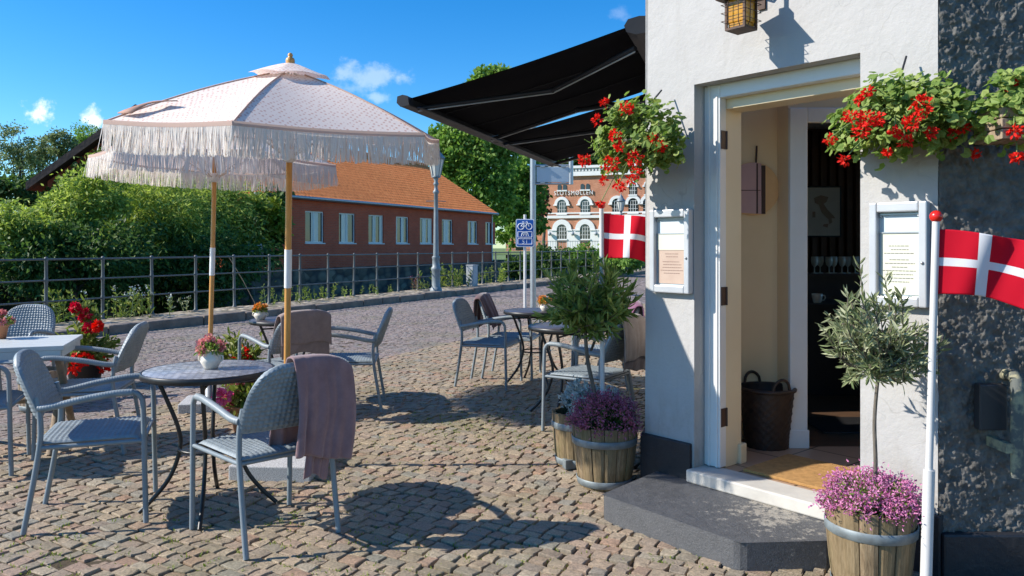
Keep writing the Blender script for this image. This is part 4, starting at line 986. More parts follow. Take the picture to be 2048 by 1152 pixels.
tile = .065*np.abs(np.sin(PI*U/.235))**.8 + .038*(1-((V_*rows)%1.0)) + .01*np.sin(U*.9+V_*5)
mb = MB(); mb.np_grid(U, -.32+5.32*V_ - tile*.5, 3.46+3.3*V_ + tile*.85)
mb.add([(X0-.2,5,6.76),(X1+.18,5,6.76),(X1+.18,10.4,3.4),(X0-.2,10.4,3.4)], [(0,1,2,3)]); ro = part(mb, 'roof', MT['rooftile'], rb)
mb = MB(); mb.tube([(X0-.2,5,6.84),(X1+.2,5,6.84)], .11, 8); part(mb, 'ridge_tiles', MT['rooftile'], ro)
mb = MB(); mb.tube([(X0-.2,-.36,3.47),(X1+.2,-.36,3.47)], .07, 8); mb.box2((X0,-.30,3.40),(X1+.1,0,3.455)); part(mb, 'gutter', MT['steel'], rb)
mb = MB(); mb.add([(X1+.17,-.33,3.36),(X1+.21,-.33,3.36),(X1+.21,5,6.64),(X1+.17,5,6.64),(X1+.17,-.33,3.50),(X1+.21,-.33,3.50),(X1+.21,5,6.80),(X1+.17,5,6.80)], [(0,1,2,3),(4,7,6,5),(0,4,5,1),(1,5,6,2),(3,2,6,7),(0,3,7,4)]); mb.tube([(X1-.06,-.06,.5),(X1-.06,-.06,3.4)], .045, 8); part(mb, 'barge_board', MT['whitetrim'], rb)

# ================================================================= ivy covered barn
BY = 33.0
pk, le = PY(283,213,BY), PY(72,364,BY); hw_ = pk.x-le.x
bn = thing('ivy_barn', 'dark roofed gabled barn overgrown with ivy behind the willow shrubs', 'barn', (pk.x, BY, 0))
mb = MB()
gz = lambda x: pk.z-.25 - (pk.z-le.z)*abs(x)/hw_
poly_wall(mb, [(-hw_+.5,0),(hw_-.5,0),(hw_-.5,gz(hw_-.5)),(0,gz(0)),(-hw_+.5,gz(hw_-.5))], 0, 9); part(mb, 'wall', MT['redbrick'], bn)
mb = MB()
for sg in (-1,1):
    a, b = (0,pk.z), (sg*(hw_+.1), le.z-.05); th = .34
    vs = [(a[0],-.55,a[1]),(b[0],-.55,b[1]),(b[0],-.55,b[1]-th),(a[0],-.55,a[1]-th)]; vs += [(p[0],9.3,p[2]) for p in vs]
    mb.add(vs, [(0,1,2,3),(7,6,5,4),(0,4,5,1),(1,5,6,2),(2,6,7,3),(3,7,4,0)])
part(mb, 'roof', MT['darkroof'], bn)
n = 9000; xx = (rng.random(n)*2-1)*(hw_-.5); zz = rng.random(n)**.8*7
zmax = np.array([gz(x) for x in xx]) + .02; keep = zz < zmax - .25 - .5*rng.random(n); xx, zz = xx[keep], zz[keep]
P = np.stack([xx, -.06-.30*rng.random(len(xx))*(1+.6*np.sin(xx*2)*np.sin(zz*1.7)), zz], -1); D = unit(rng.normal(size=P.shape)*.8 + np.array([0,-.5,-.6]))
V, f = leaf_mesh(P, D, .26*(.7+.6*rng.random(len(P))), .20*(.7+.6*rng.random(len(P)))); np_mesh('ivy', V, f, MT['ivy'], bn)

# ================================================================= brick mill with white arches, far behind
MY = 92.0; m0 = PY(1096,495,MY)
ml = thing('brick_mill', 'large brick mill with white arched windows and raised white lettering', 'mill', (m0.x, MY, .9), R(-20))
def mp(px, py): p = PY(px, py, MY); return (p.x-m0.x, p.z-.9)
XL, XR = 0.0, 24.0; ZT = mp(0,350)[1]; ZS = mp(0,434)[1]; ZG = mp(0,461)[1]
mb = MB(); mb.box2((XL,0,-1),(XR,14,ZT)); mb.box2((-6.5,3,-1),(XL-.001,14,ZT-1.2)); part(mb, 'wall', MT['millbrick'], ml)
mb = MB(); mb.box2((XL-.12,-.18,ZS-.18),(XR,-.002,ZS+.14)); mb.box2((XL-.05,-.1,ZS+.35),(XR,-.002,ZS+.5)); mb.box2((XL-.2,-.30,ZT-.25),(XR,-.002,ZT+.25)); mb.box2((XL-.25,-.45,ZT+.65),(XR,.2,ZT+.95)); mb.box2((-6.4,2.8,ZS-.2),(-.002,2.998,ZS+.15))
for i in range(60): mb.box2((XL-.15+i*.4,-.32,ZT+.28),(XL+.05+i*.4,-.02,ZT+.62))
mb.box2((XL-.2,-.05,ZT+.25),(XR,.3,ZT+.65)); part(mb, 'cornice', MT['stucco'], ml)
mb = MB(); mb.box2((XL-.1,-.12,-1),(XR,-.003,.05)); part(mb, 'base_course', MT['stucco'], ml)
def arch_pts(cx, z0, z1, w, n=12):
    r = w/2; return [(cx-r,z0),(cx+r,z0)] + [(cx+r*math.cos(PI*i/n), z1-r+r*math.sin(PI*i/n)) for i in range(n+1)]
def arch_window(cx, z0, z1, w, ringw, base=False, mull=True):
    pm_ = MB(); plate(pm_, arch_pts(cx,z0,z1,w), -.05, -.01)
    wn_ = part(pm_, 'window', MT['darkglass'], ml)
    mb = MB(); n = 16; r0, r1 = w/2, w/2+ringw; zc = z1-w/2
    A = [(r0,-.16),(r1,-.16),(r1,-.012),(r0,-.012)]
    if ringw > 0:
        vs = []
        for i in range(n+1):
            q = PI*i/n
            for (r,y) in A: vs.append((cx+r*math.cos(q), y, zc+r*math.sin(q)))
        fs = [(i*4+j, i*4+(j+1)%4, (i+1)*4+(j+1)%4, (i+1)*4+j) for i in range(n) for j in range(4)] + [(3,2,1,0),(n*4,n*4+1,n*4+2,n*4+3)]
        mb.add(vs, fs)
        mb.box2((cx-r1-.12,-.2,zc-.16),(cx-r0,-.013,zc-.001)); mb.box2((cx+r0,-.2,zc-.16),(cx+r1+.12,-.013,zc-.001))
    if ringw > 0: part(mb, 'arch', MT['stucco'], wn_)
    mb = MB(); mb.box2((cx-w/2-.08,-.2,z0-.16),(cx+w/2+.08,-.013,z0)); part(mb, 'sill', MT['stucco'], wn_)
    if mull:
        mb = MB()
        for q in np.linspace(-.5,.5,5)[1:-1]: mb.box2((cx+q*w-.025,-.075,z0),(cx+q*w+.025,-.051,z1-w*.2))
        zz = z0+.45
        while zz < z1-.3: mb.box2((cx-w*.47,-.072,zz),(cx+w*.47,-.052,zz+.04)); zz += .45
        part(mb, 'glazing_bars', MT['whitetrim'], wn_)
for cpx in (1125,1172.5,1236,1267.5,1296,1330):
    zc = mp(cpx,428)[1]; z1 = mp(cpx,400)[1]; cx = mp(cpx,0)[0]; arch_window(cx, zc, z1, 1.12, .34)
for cpx in (1125,1172.5,1219,1266,1312,1358):
    cx = mp(cpx,0)[0]; arch_window(cx, mp(0,478)[1], mp(0,449)[1], 1.2, .58)
for cpx in (1120,1131,1167,1178):
    cx = mp(cpx,0)[0]; arch_window(cx, mp(0,381)[1], mp(0,369.5)[1], .45, .0, mull=False)
for cpx in (1267,1297):
    cx = mp(cpx,0)[0]; arch_window(cx, mp(0,393)[1], mp(0,369)[1], .85, .12)
gcs = [mp(p,0)[0] for p in (1125,1172.5,1219,1266,1312,1358)]
edges = [XL] + [v for c_ in gcs for v in (c_-.62, c_+.62)] + [XR]
for i in range(0, len(edges), 2): mb = MB(); mb.box2((edges[i],-.10,.05),(edges[i+1],-.004,ZG)); mb.box2((edges[i],-.16,ZG),(edges[i+1],-.004,ZG+.12)); part(mb, 'render_panel', MT['stucco'], ml)
for x in [(a+b)/2 for a, b in zip(gcs[:-1], gcs[1:])] + [gcs[0]-1.4]:
    mb = MB(); mb.sphere((x,-.4,mp(0,468)[1]), .24, 12); mb.tube([(x,-.3,mp(0,468)[1]),(x,-.05,mp(0,468)[1])], .05, 6); part(mb, 'globe_lamp', MT['utility'], ml)
lx = mp(1149,0)[0]; lw = mp(1189,0)[0]-mp(1110,0)[0]
tx = text_mesh('SLOTSMØLLEN', .62, .05, 'lettering', MT['stucco'], ml, (lx,-.09,mp(0,391)[1]), spacing=1.25)
cur = max(v.co.x for v in tx.data.vertices)-min(v.co.x for v in tx.data.vertices); tx.scale = (lw/cur, 1.15, 1)
wf_ = thing('mill_fence', 'low thin metal fence across the lawn before the brick mill', 'fence', (m0.x-5, MY-5, .9))
mb = MB()
for i in range(120): mb.tube([(i*.28,0,-.05),(i*.28,0,1.15)], .022, 4)
part(mb, 'bars', MT['steel'], wf_); mb = MB()
for zz in (.15,1.1): mb.tube([(0,0,zz),(33.4,0,zz)], .03, 5)
part(mb, 'rail', MT['steel'], wf_)
# white railing by the shrubs
t = thing('white_railing', 'short white metal railing by the shrubs next to the brick house', 'railing', PY(500,530,27.0))
mb = MB()
for zz in (.05,.28,.5,.70): mb.tube([(-.45,0,zz),(.40,0,zz-.02)], .018, 6)
for x in (-.05,.38): mb.tube([(x,0,-.3),(x,0,.74)], .02, 6)
part(mb, 'bars', MT['whitepole'], t)
# ================================================================= trees and shrubs
def pxb(px, py, Y, rx, ry, rd=None):          # ellipsoid seen at a pixel, at depth Y, radii in pixels
    s = Y/F; c = PY(px, py, Y); return (tuple(c), (rx*s, (rd if rd else rx*.8)*s, ry*s))
def tree(name, label, base, top, blobs, n, leaf, lw, mat, r0, limbs=None, droop=.3, per=45, spread=.17, inner=.35, bark='bark', seed=1, group=None, cat='tree', jit=.16):
    base = Vector(base); t = thing(name, label, cat, base, 0, group)
    bl = [((b[0][0]-base.x, b[0][1]-base.y, b[0][2]-base.z), b[1]) for b in blobs]
    tp = Vector(top)-base
    r_ = random.Random(seed)
    lm = [(r_.uniform(.35,.9), Vector(b[0]) + Vector((r_.uniform(-.5,.5)*b[1][0], r_.uniform(-.5,.5)*b[1][1], r_.uniform(-.2,.6)*b[1][2]))) for b in bl for _ in range(2)]
    part(trunk_mb((0,0,0), tp, r0, r0*.35, lm, seed), 'trunk', MT[bark], t)
    foliage('crown', bl, n, leaf, lw, MT[mat], t, droop, per, spread, inner, jit=jit)
    return t
# willow-like shrubs over the canal bank
sb = [(330,424,27.0,[(330,425,120,72),(250,392,70,48),(400,405,80,55),(300,470,120,60)],34000,.22,.045,'willow','large pale willow shrub with narrow leaves in the middle of the far bank'),
      (505,430,30.0,[(470,420,70,52),(440,470,80,60),(500,470,50,50)],15000,.22,.045,'willow','smaller willow shrub at the foot of the brick house roof'),
      (60,440,22.5,[(20,466,90,52),(112,446,62,54),(188,402,60,68)],20000,.16,.06,'willow','broad light green shrub below the skyline trees'),
      (150,520,22.0,[(60,520,110,55),(190,500,110,60),(130,560,150,50)],13000,.17,.08,'shrub','dark laurel like shrub low on the bank behind the white table'),
      (350,530,25.5,[(300,520,110,62),(430,520,110,62),(360,580,130,50)],14000,.18,.075,'shrub','dark dense shrub low on the bank behind the far parasol pole')]
for (px, py, Y, bl, n, l, w_, m, lb) in sb:
    b = PY(px, 560, Y)
    tree('shrub', lb, (b.x, b.y, -.9), (b.x, b.y, PY(px,py,Y).z), [pxb(x,y,Y+(i%3-1)*1.0,rx,ry) for i,(x,y,rx,ry) in enumerate(bl)], n, l, w_, m, .13, droop=.5, per=60, spread=.17, inner=.3, seed=px, cat='shrub', jit=.24)
YV = 29.5
tree('small_tree', 'yellow-green leafy tree leaning on the left end of the brick house', PY(520,520,YV), PY(520,430,YV), [pxb(522,428,YV,44,26),pxb(545,445,YV,28,22),pxb(500,455,YV,34,34)], 3200, .26, .16, 'yellowleaf', .10, seed=5)
tree('small_tree', 'dark tree between the willow and the brick house corner', PY(500,540,30.5), PY(510,480,30.5), [pxb(530,480,30.8,36,36),pxb(490,500,30.8,40,40),pxb(545,395,31.0,30,26)], 3600, .26, .15, 'shrub', .10, seed=6)
# open crowned trees far left
for i, (px, py, Y, bl, lb, m) in enumerate((
    (40,330,62,[(25,282,38,26),(48,305,30,24),(15,320,30,30),(60,335,26,20)],'tall loose crowned tree at the far left edge of the skyline','paleleaf'),
    (82,330,66,[(80,296,26,18),(66,320,20,18),(98,312,22,16)],'slim open crowned tree second from the left on the skyline','paleleaf'),
    (128,325,64,[(122,278,24,14),(138,296,22,12),(112,300,16,12),(148,318,18,12)],'flat topped open tree third from the left on the skyline','paleleaf'),
    (182,300,70,[(182,268,32,16),(165,285,22,14),(205,280,22,14)],'rounded dense tree top right beside the barn roof slope','treeleaf'))):
    tree('skyline_tree', lb, PY(px,470,Y), PY(px,py-25,Y), [pxb(x,y,Y,rx,ry) for x,y,rx,ry in bl], 2600, .22, .13, m, .2, per=26, spread=.22, inner=.4, bark='darkbark', seed=20+i, group='trees on the skyline')
YB = 50
tree('hedge', 'dark hedge below the skyline trees at the far left', PY(20,470,YB), PY(20,380,YB), [pxb(15,378,YB,60,24),pxb(-60,378,YB,70,28),pxb(78,396,YB,44,18)], 5000, .34, .22, 'shrub', .15, seed=30, cat='hedge')
# big trees behind the brick house
Y1 = 62
tree('broadleaf_tree', 'big bright green tree rising behind the brick house and above the awning edge', PY(950,500,Y1), PY(955,200,Y1),
     [pxb(920,305,Y1,56,44),pxb(895,285,Y1,34,34),pxb(965,345,Y1,54,56),pxb(985,270,Y1,56,60),pxb(968,180,Y1,30,44),pxb(985,400,Y1,40,40),pxb(910,345,Y1,36,30),pxb(1000,165,Y1,28,32)], 26000, .34, .24, 'treeleaf', .5, per=40, spread=.15, inner=.45, seed=40)
Y2 = 72
tree('broadleaf_tree', 'darker green tree between the brick house gable and the signboard post', PY(1040,500,Y2), PY(1045,330,Y2),
     [pxb(1050,350,Y2,42,42),pxb(1030,405,Y2,46,46),pxb(1052,430,Y2,36,44),pxb(1025,445,Y2,40,40),pxb(1060,385,Y2,22,32)], 9000, .46, .30, 'treeleaf', .4, per=38, spread=.15, inner=.4, seed=41)
tree('copper_tree', 'reddish brown leaved tree just left of the mill corner', PY(1088,500,78), PY(1086,400,78), [pxb(1076,388,78,18,26),pxb(1070,420,78,20,30)], 1200, .42, .28, 'copper', .2, seed=42)
for i, (px, py, rx, ry) in enumerate(((1195,320,60,40),(1290,315,60,45),(1120,330,40,30),(1380,310,60,50))):
    Y3 = 122
    tree('distant_tree', ('dark distant tree above the mill roof under the left flower basket','dark distant tree above the mill roof right of the left flower basket','dark distant tree above the mill roof behind the signboard','dark distant tree far right behind the mill')[i], PY(px,490,Y3), PY(px,py,Y3), [pxb(px,py,Y3,rx,ry),pxb(px-20,py+30,Y3,rx,ry)], 3600, .75, .5, 'shrub', .5, seed=50+i, group='trees behind the mill')
# bushes along the far canal bank on the right
for i, (px, py, Y, rx, ry, m, lb) in enumerate(((1110,520,40,44,26,'shrub','dark round bush on the bank left of the white flag pole'),(1165,516,40,36,24,'treeleaf','green bush on the bank right behind the oleander'),(1240,522,36,40,22,'treeleaf','bright bush by the railing near the white car'),(1040,534,34,26,16,'shrub','low bush by the railing behind the cycle sign'))):
    tree('bush', lb, PY(px,py+ry,Y), PY(px,py,Y), [pxb(px,py,Y,rx,ry),pxb(px-rx*.5,py+ry*.3,Y,rx*.6,ry*.7)], 2400, .2, .11, m, .06, seed=60+i, cat='bush')

# ================================================================= woven garden chairs
def weave(mb, Pf, nu, nv, amp, s=4, flip=False):
    """basket weave relief over a patch: Pf(u,v) -> positions, normals"""
    u = np.linspace(0,1,nu*s+1); v = np.linspace(0,1,nv*s+1)
    U, V_ = np.meshgrid(u, v, indexing='ij')
    P, N = Pf(U, V_)
    fu, fv = U*nu, V_*nv; iu, iv = np.floor(np.minimum(fu,nu-1e-6)), np.floor(np.minimum(fv,nv-1e-6))
    a, b = np.abs(np.sin(PI*fu)), np.abs(np.sin(PI*fv))
    par = ((iu+iv)%2)[...,None]
    h = np.where(par[...,0]>.5, a*(.35+.65*np.sqrt(b)), b*(.35+.65*np.sqrt(a)))
    edge = np.clip(np.minimum(np.minimum(U,1-U)*nu, np.minimum(V_,1-V_)*nv)*1.2, 0, 1)
    Q = P + N*(h*amp*edge)[...,None]
    mb.np_grid(Q[...,0], Q[...,1], Q[...,2], flip=flip)
HB, ZB0, ZB1 = .242, .545, .868
def backpt(U, V_):
    v2 = 2*U-1
    hw = HB*(1-.24*V_**3.2)
    y = v2*hw
    z = ZB0 + (ZB1-ZB0)*V_ - .055*np.abs(v2)**3.5*V_**2
    x = .075 - .115*V_ - .025*(1-v2**2)
    return x, y, z, v2
def back_face(side):
    def f(U, V_):
        x, y, z, v2 = backpt(U, V_)
        th = .019*np.sqrt(np.clip(1-np.abs(v2)**7,0,1))*np.sqrt(np.clip(1-np.abs(2*V_-1)**9,0,1))
        nx = np.full_like(x, math.cos(.32)); nz_ = np.full_like(x, math.sin(.32))
        N = np.stack([nx*side, np.zeros_like(x), nz_*side], -1)
        return np.stack([x,y,z],-1) + N*th[...,None], N
    return f
def seat_face(side):
    def f(U, V_):
        a, b = 2*U-1, 2*V_-1
        x = .05+ .47*U; y = b*(.235+.012*U); z = .432 - .006*(1-a**2)*(1-b**2) - .012*np.clip((a-.75)/.25,0,1)**2
        th = .016*np.sqrt(np.clip(1-np.abs(a)**9,0,1))*np.sqrt(np.clip(1-np.abs(b)**9,0,1))
        N = np.stack([np.zeros_like(x),np.zeros_like(x),np.full_like(x,side)],-1)
        return np.stack([x,y,z],-1)+N*th[...,None], N
    return f
def wrap_tube(mb, path, r, pitch=.013, n=10):
    P = [Vector(p) for p in path]; pts = []
    for i in range(len(P)-1):
        k = max(2, int((P[i+1]-P[i]).length/.0035))
        pts += [P[i].lerp(P[i+1], j/k) for j in range(k)]
    pts.append(P[-1]); s = 0; rr = []
    for i, p in enumerate(pts):
        if i: s += (p-pts[i-1]).length
        rr.append(r*(1+.10*abs(math.sin(PI*s/pitch))))
    mb.tube(pts, rr, n)
def bez(pts, k=16):
    P = [Vector(p) for p in pts]; out = []
    for i in range(len(P)-1):
        p0, p1, p2, p3 = P[max(i-1,0)], P[i], P[i+1], P[min(i+2,len(P)-1)]
        for j in range(k):
            t = j/k; out.append(.5*((2*p1)+(p2-p0)*t+(2*p0-5*p1+4*p2-p3)*t*t+(3*p1-p0-3*p2+p3)*t**3))
    return out+[P[-1]]
def make_chair(loc, rz, label):
    t = thing('garden_chair', label, 'chair', loc, rz, 'woven garden chairs')
    mb = MB(); weave(mb, seat_face(1), 20, 20, .007); weave(mb, seat_face(-1), 20, 20, .004, 2, True); part(mb, 'seat', MT['wicker'], t)
    mb = MB(); weave(mb, back_face(1), 19, 15, .0085, flip=False); weave(mb, back_face(-1), 19, 15, .0085, flip=True); part(mb, 'backrest', MT['wicker'], t)
    for sy in (-1,1):
        mb = MB(); mb.tube(bez([(0,sy*.236,0),(.045,sy*.236,.26),(.072,sy*.236,.45),(.07,sy*.234,.57),(.055,sy*.225,.66)],6), .0135, 10); part(mb, 'rear_leg', MT['wickertube'], t)
        mb = MB(); mb.tube(bez([(.545,sy*.262,0),(.538,sy*.262,.3),(.532,sy*.262,.58),(.522,sy*.262,.635),(.495,sy*.262,.662),(.46,sy*.262,.664)],6), .0135, 10); part(mb, 'front_leg', MT['wickertube'], t)
        mb = MB(); wrap_tube(mb, bez([(.485,sy*.262,.664),(.40,sy*.262,.662),(.25,sy*.259,.640),(.12,sy*.25,.612),(.065,sy*.236,.606)],5), .0165); part(mb, 'armrest', MT['wicker'], t)
    mb = MB()
    for sy in (-1,1): mb.tube([(.062,sy*.236,.412),(.535,sy*.26,.416)], .011, 8)
    mb.tube([(.53,-.26,.412),(.53,.26,.412)], .011, 8); mb.tube([(.066,-.236,.412),(.066,.236,.412)], .011, 8); part(mb, 'seat_frame', MT['wickertube'], t)
    return t
CH = [((-2.46,3.97),20,'empty grey woven chair facing the mosaic table, seen from its side'),
      ((-1.02,3.61),134,'grey woven chair carrying the mauve blanket'),
      ((-2.66,5.42),192,'grey woven chair facing the white table with its back to the mosaic table'),
      ((-4.42,7.05),-84,'grey woven chair behind the white table, facing the camera'),
      ((-3.66,4.74),22,'grey woven chair of which only an arm and front leg show beside the white table'),
      ((-1.70,6.20),135,'grey woven chair under the folded taupe blanket behind the near parasol pole'),
      ((-1.12,6.72),186,'empty grey woven chair facing left beside the dark round table, in front of the street'),
      ((-.50,7.92),-17,'empty grey woven chair facing right at the two bistro tables'),
      ((-.27,8.42),-12,'grey woven chair with the crumpled brown blanket'),
      ((.835,5.78),147,'grey woven chair with the beige blanket behind the oleander barrel'),
      ((1.12,7.25),178,'grey woven chair with the purple blanket partly hidden by the white wall corner')]
chairs = []
for i, ((x,y), a, lb) in enumerate(CH):
    chairs.append(make_chair((x,y,0), R(a), lb) if i == 0 else dup(chairs[0], (x,y,0), R(a), lb, name='garden_chair'))
# blankets draped over chair backs
def blanket(ci, y0, y1, fl, bl, mat, label, seed, flare=.03, fold=.012, dx=0.0, gather=0.0, thick=.010, under=None):
    r_ = np.random.default_rng(seed); c = chairs[ci]
    zt = ZB1+.012
    path = []
    for z in np.linspace(zt-fl, zt-.03, 12): path.append((.075-.115*(z-ZB0)/(ZB1-ZB0)+.030 if z > ZB0 else .105+ (ZB0-z)*.05, z, zt-z))
    for a in np.linspace(0, PI, 9)[1:-1]: path.append((-.062+.034*math.cos(a)*1.0+.012, zt-.012+.022*math.sin(a), .0))
    xb = -.085
    for z in np.linspace(zt-.03, zt-bl, 18): path.append((xb-.012*math.sin((zt-z)/bl*2.2) + max(0,(zt-z-.3))*.05, z, zt-z))
    path = np.array(path); n = len(path); m = 36
    vv_ = np.linspace(0,1,m); ph = r_.random(6)*6.28
    X = np.zeros((m,n)); Y_ = np.zeros((m,n)); Z = np.zeros((m,n))
    for j in range(n):
        d = path[j,2]; amp = fold*(.25+d*3.0)
        yc, hw = (y0+y1)/2, (y1-y0)/2
        g = 1 - gather*min(1, d/.3) + flare*d
        yy = yc + (vv_*2-1)*hw*g + .012*np.sin(d*9+ph[0])
        wv = np.sin(vv_*11+ph[1]+d*1.5)*.6 + np.sin(vv_*26+ph[2]-d*3)*.3 + np.sin(vv_*5+ph[3])*.5 + np.sin(vv_*17+d*14+ph[5])*.18
        sgn = 1 if j < 14 else -1
        top_drop = -.055*np.abs(np.clip(yy/HB,-1.1,1.1))**3.5
        X[:,j] = path[j,0] + sgn*np.abs(amp*wv)*.9 + dx
        Y_[:,j] = yy
        Z[:,j] = path[j,1] + top_drop*.9 + (.014*np.sin(vv_*7+ph[4]) + .02*(vv_-.5))*min(1,d*3)*(1 if sgn<0 else .6)
    mb = MB(); mb.np_grid(X, Y_, Z)
    if under: o = part(mb, 'under_fold', MT[mat], under, label=label)
    else:
        o = part(mb, 'blanket', MT[mat]); o.location = c.location; o.rotation_euler = c.rotation_euler; tag(o, label, 'blanket')
    so_ = o.modifiers.new('thickness', 'SOLIDIFY'); so_.thickness = thick; so_.offset = 0
    su = o.modifiers.new('smooth', 'SUBSURF'); su.levels = 1; su.render_levels = 1
    return o
bk = blanket(1, -.262, .05, .50, .46, 'blanket_mauve', 'mauve blanket hanging far down the back of a chair at the mosaic table', 1, flare=-.02, fold=.024)
blanket(1, -.17, .02, .10, .56, 'blanket_mauve', 'narrow fold hanging below the hem', 2, flare=.0, fold=.006, dx=.018, gather=.35, thick=.006, under=bk)
bk = blanket(5, -.235, .215, .30, .245, 'blanket_taupe', 'taupe blanket folded over a chair back behind the near parasol pole', 3, flare=-.05, fold=.006)
blanket(5, -.225, .21, .24, .335, 'blanket_taupe', 'darker lower layer', 4, flare=-.05, fold=.004, dx=.013, thick=.006, under=bk)
blanket(8, -.23, .21, .34, .36, 'blanket_brown', 'crumpled brown blanket on the chair at the bistro tables', 5, flare=-.2, fold=.03)
bk = blanket(9, -.245, .20, .35, .315, 'blanket_beige', 'beige blanket over the chair behind the oleander barrel', 6, flare=-.02, fold=.009)
blanket(9, -.25, .17, .33, .40, 'blanket_taupe', 'darker lower layer', 7, flare=-.05, fold=.005, dx=.014, thick=.006, under=bk)
blanket(10, -.20, .21, .30, .30, 'blanket_purple', 'purple blanket on the chair half hidden by the white wall corner', 8, flare=0, fold=.01)

# ================================================================= tables
def bistro(loc, a0, label, topmat, z=.745, rad=.335):
    t = thing('bistro_table', label, 'table', loc, 0, 'round bistro tables')
    mb = MB(); mb.lathe([(.001,z),(rad-.012,z),(rad-.008,z-.004),(rad-.008,z-.02),(.001,z-.02)], 64); part(mb, 'tabletop', MT[topmat], t)
    mb = MB(); mb.lathe([(rad-.0075,z-.001),(rad-.002,z+.001),(rad+.003,z-.003),(rad+.003,z-.030),(rad-.004,z-.034),(rad-.02,z-.034),(rad-.02,z-.021)], 64); part(mb, 'rim', MT['iron'], t)
    for k in range(4):
        a = a0 + PI/2*k; ca, sa = math.cos(a), math.sin(a)
        pts = bez([((rad-.07)*ca,(rad-.07)*sa,z-.028),(.215*ca,.215*sa,.60),(.155*ca,.155*sa,.44),(.145*ca,.145*sa,.33),(.19*ca,.19*sa,.19),(.265*ca,.265*sa,.085),(.345*ca,.345*sa,.004)],8)
        mb = MB(); mb.tube(pts, .0115, 8); part(mb, 'leg', MT['iron'], t)
    mb = MB(); mb.tube([(.147*math.cos(q),.147*math.sin(q),.33) for q in np.linspace(0,2*PI,33)], .008, 6, cap=False); part(mb, 'brace_ring', MT['iron'], t)
    for k in range(2):
        a = a0+PI/2*k; mb = MB(); mb.tube([(-(rad-.10)*math.cos(a),-(rad-.10)*math.sin(a),z-.075),((rad-.10)*math.cos(a),(rad-.10)*math.sin(a),z-.075)], .008, 6); part(mb, 'cross_bar', MT['iron'], t)
    return t
bistro((-1.622,4.125,0), R(14), 'round mosaic bistro table with black iron legs', 'mosaic')
bistro((-2.02,6.95,0), R(40), 'dark round bistro table behind the taupe blanket chair', 'darktop')
bistro((.25,7.90,0), R(20), 'farther dark bistro table before the sign posts', 'darktop')
bistro((.47,6.38,0), R(65), 'nearer dark bistro table half behind the oleander leaves', 'darktop')
wa = math.atan2(.34,.94)
t = thing('white_table', 'pale grey plank table with wooden trestle legs', 'table', (-3.44,5.33,0), wa)
mb = MB()
for i in range(5): mb.box((0, -.28+i*.14, .725), (.72,.134,.032))
part(mb, 'tabletop', MT['greypaint'], t, .005)
mb = MB(); mb.box2((-.34,-.345,.66),(.34,-.325,.709)); mb.box2((-.34,.325,.66),(.34,.345,.709)); mb.box2((-.345,-.325,.66),(-.325,.325,.709)); mb.box2((.325,-.325,.66),(.345,.325,.709)); part(mb, 'apron', MT['greypaint'], t)
for sx in (-.27,.27):
    mb = MB(); mb.tube([(sx,-.30,0),(sx,.26,.66)], .026, 6); mb.tube([(sx+.04,.30,0),(sx+.04,-.26,.66)], .026, 6); part(mb, 'trestle', MT['oldwood'], t)
mb = MB(); mb.tube([(-.27,0,.33),(.29,0,.33)], .022, 6); part(mb, 'stretcher', MT['oldwood'], t)

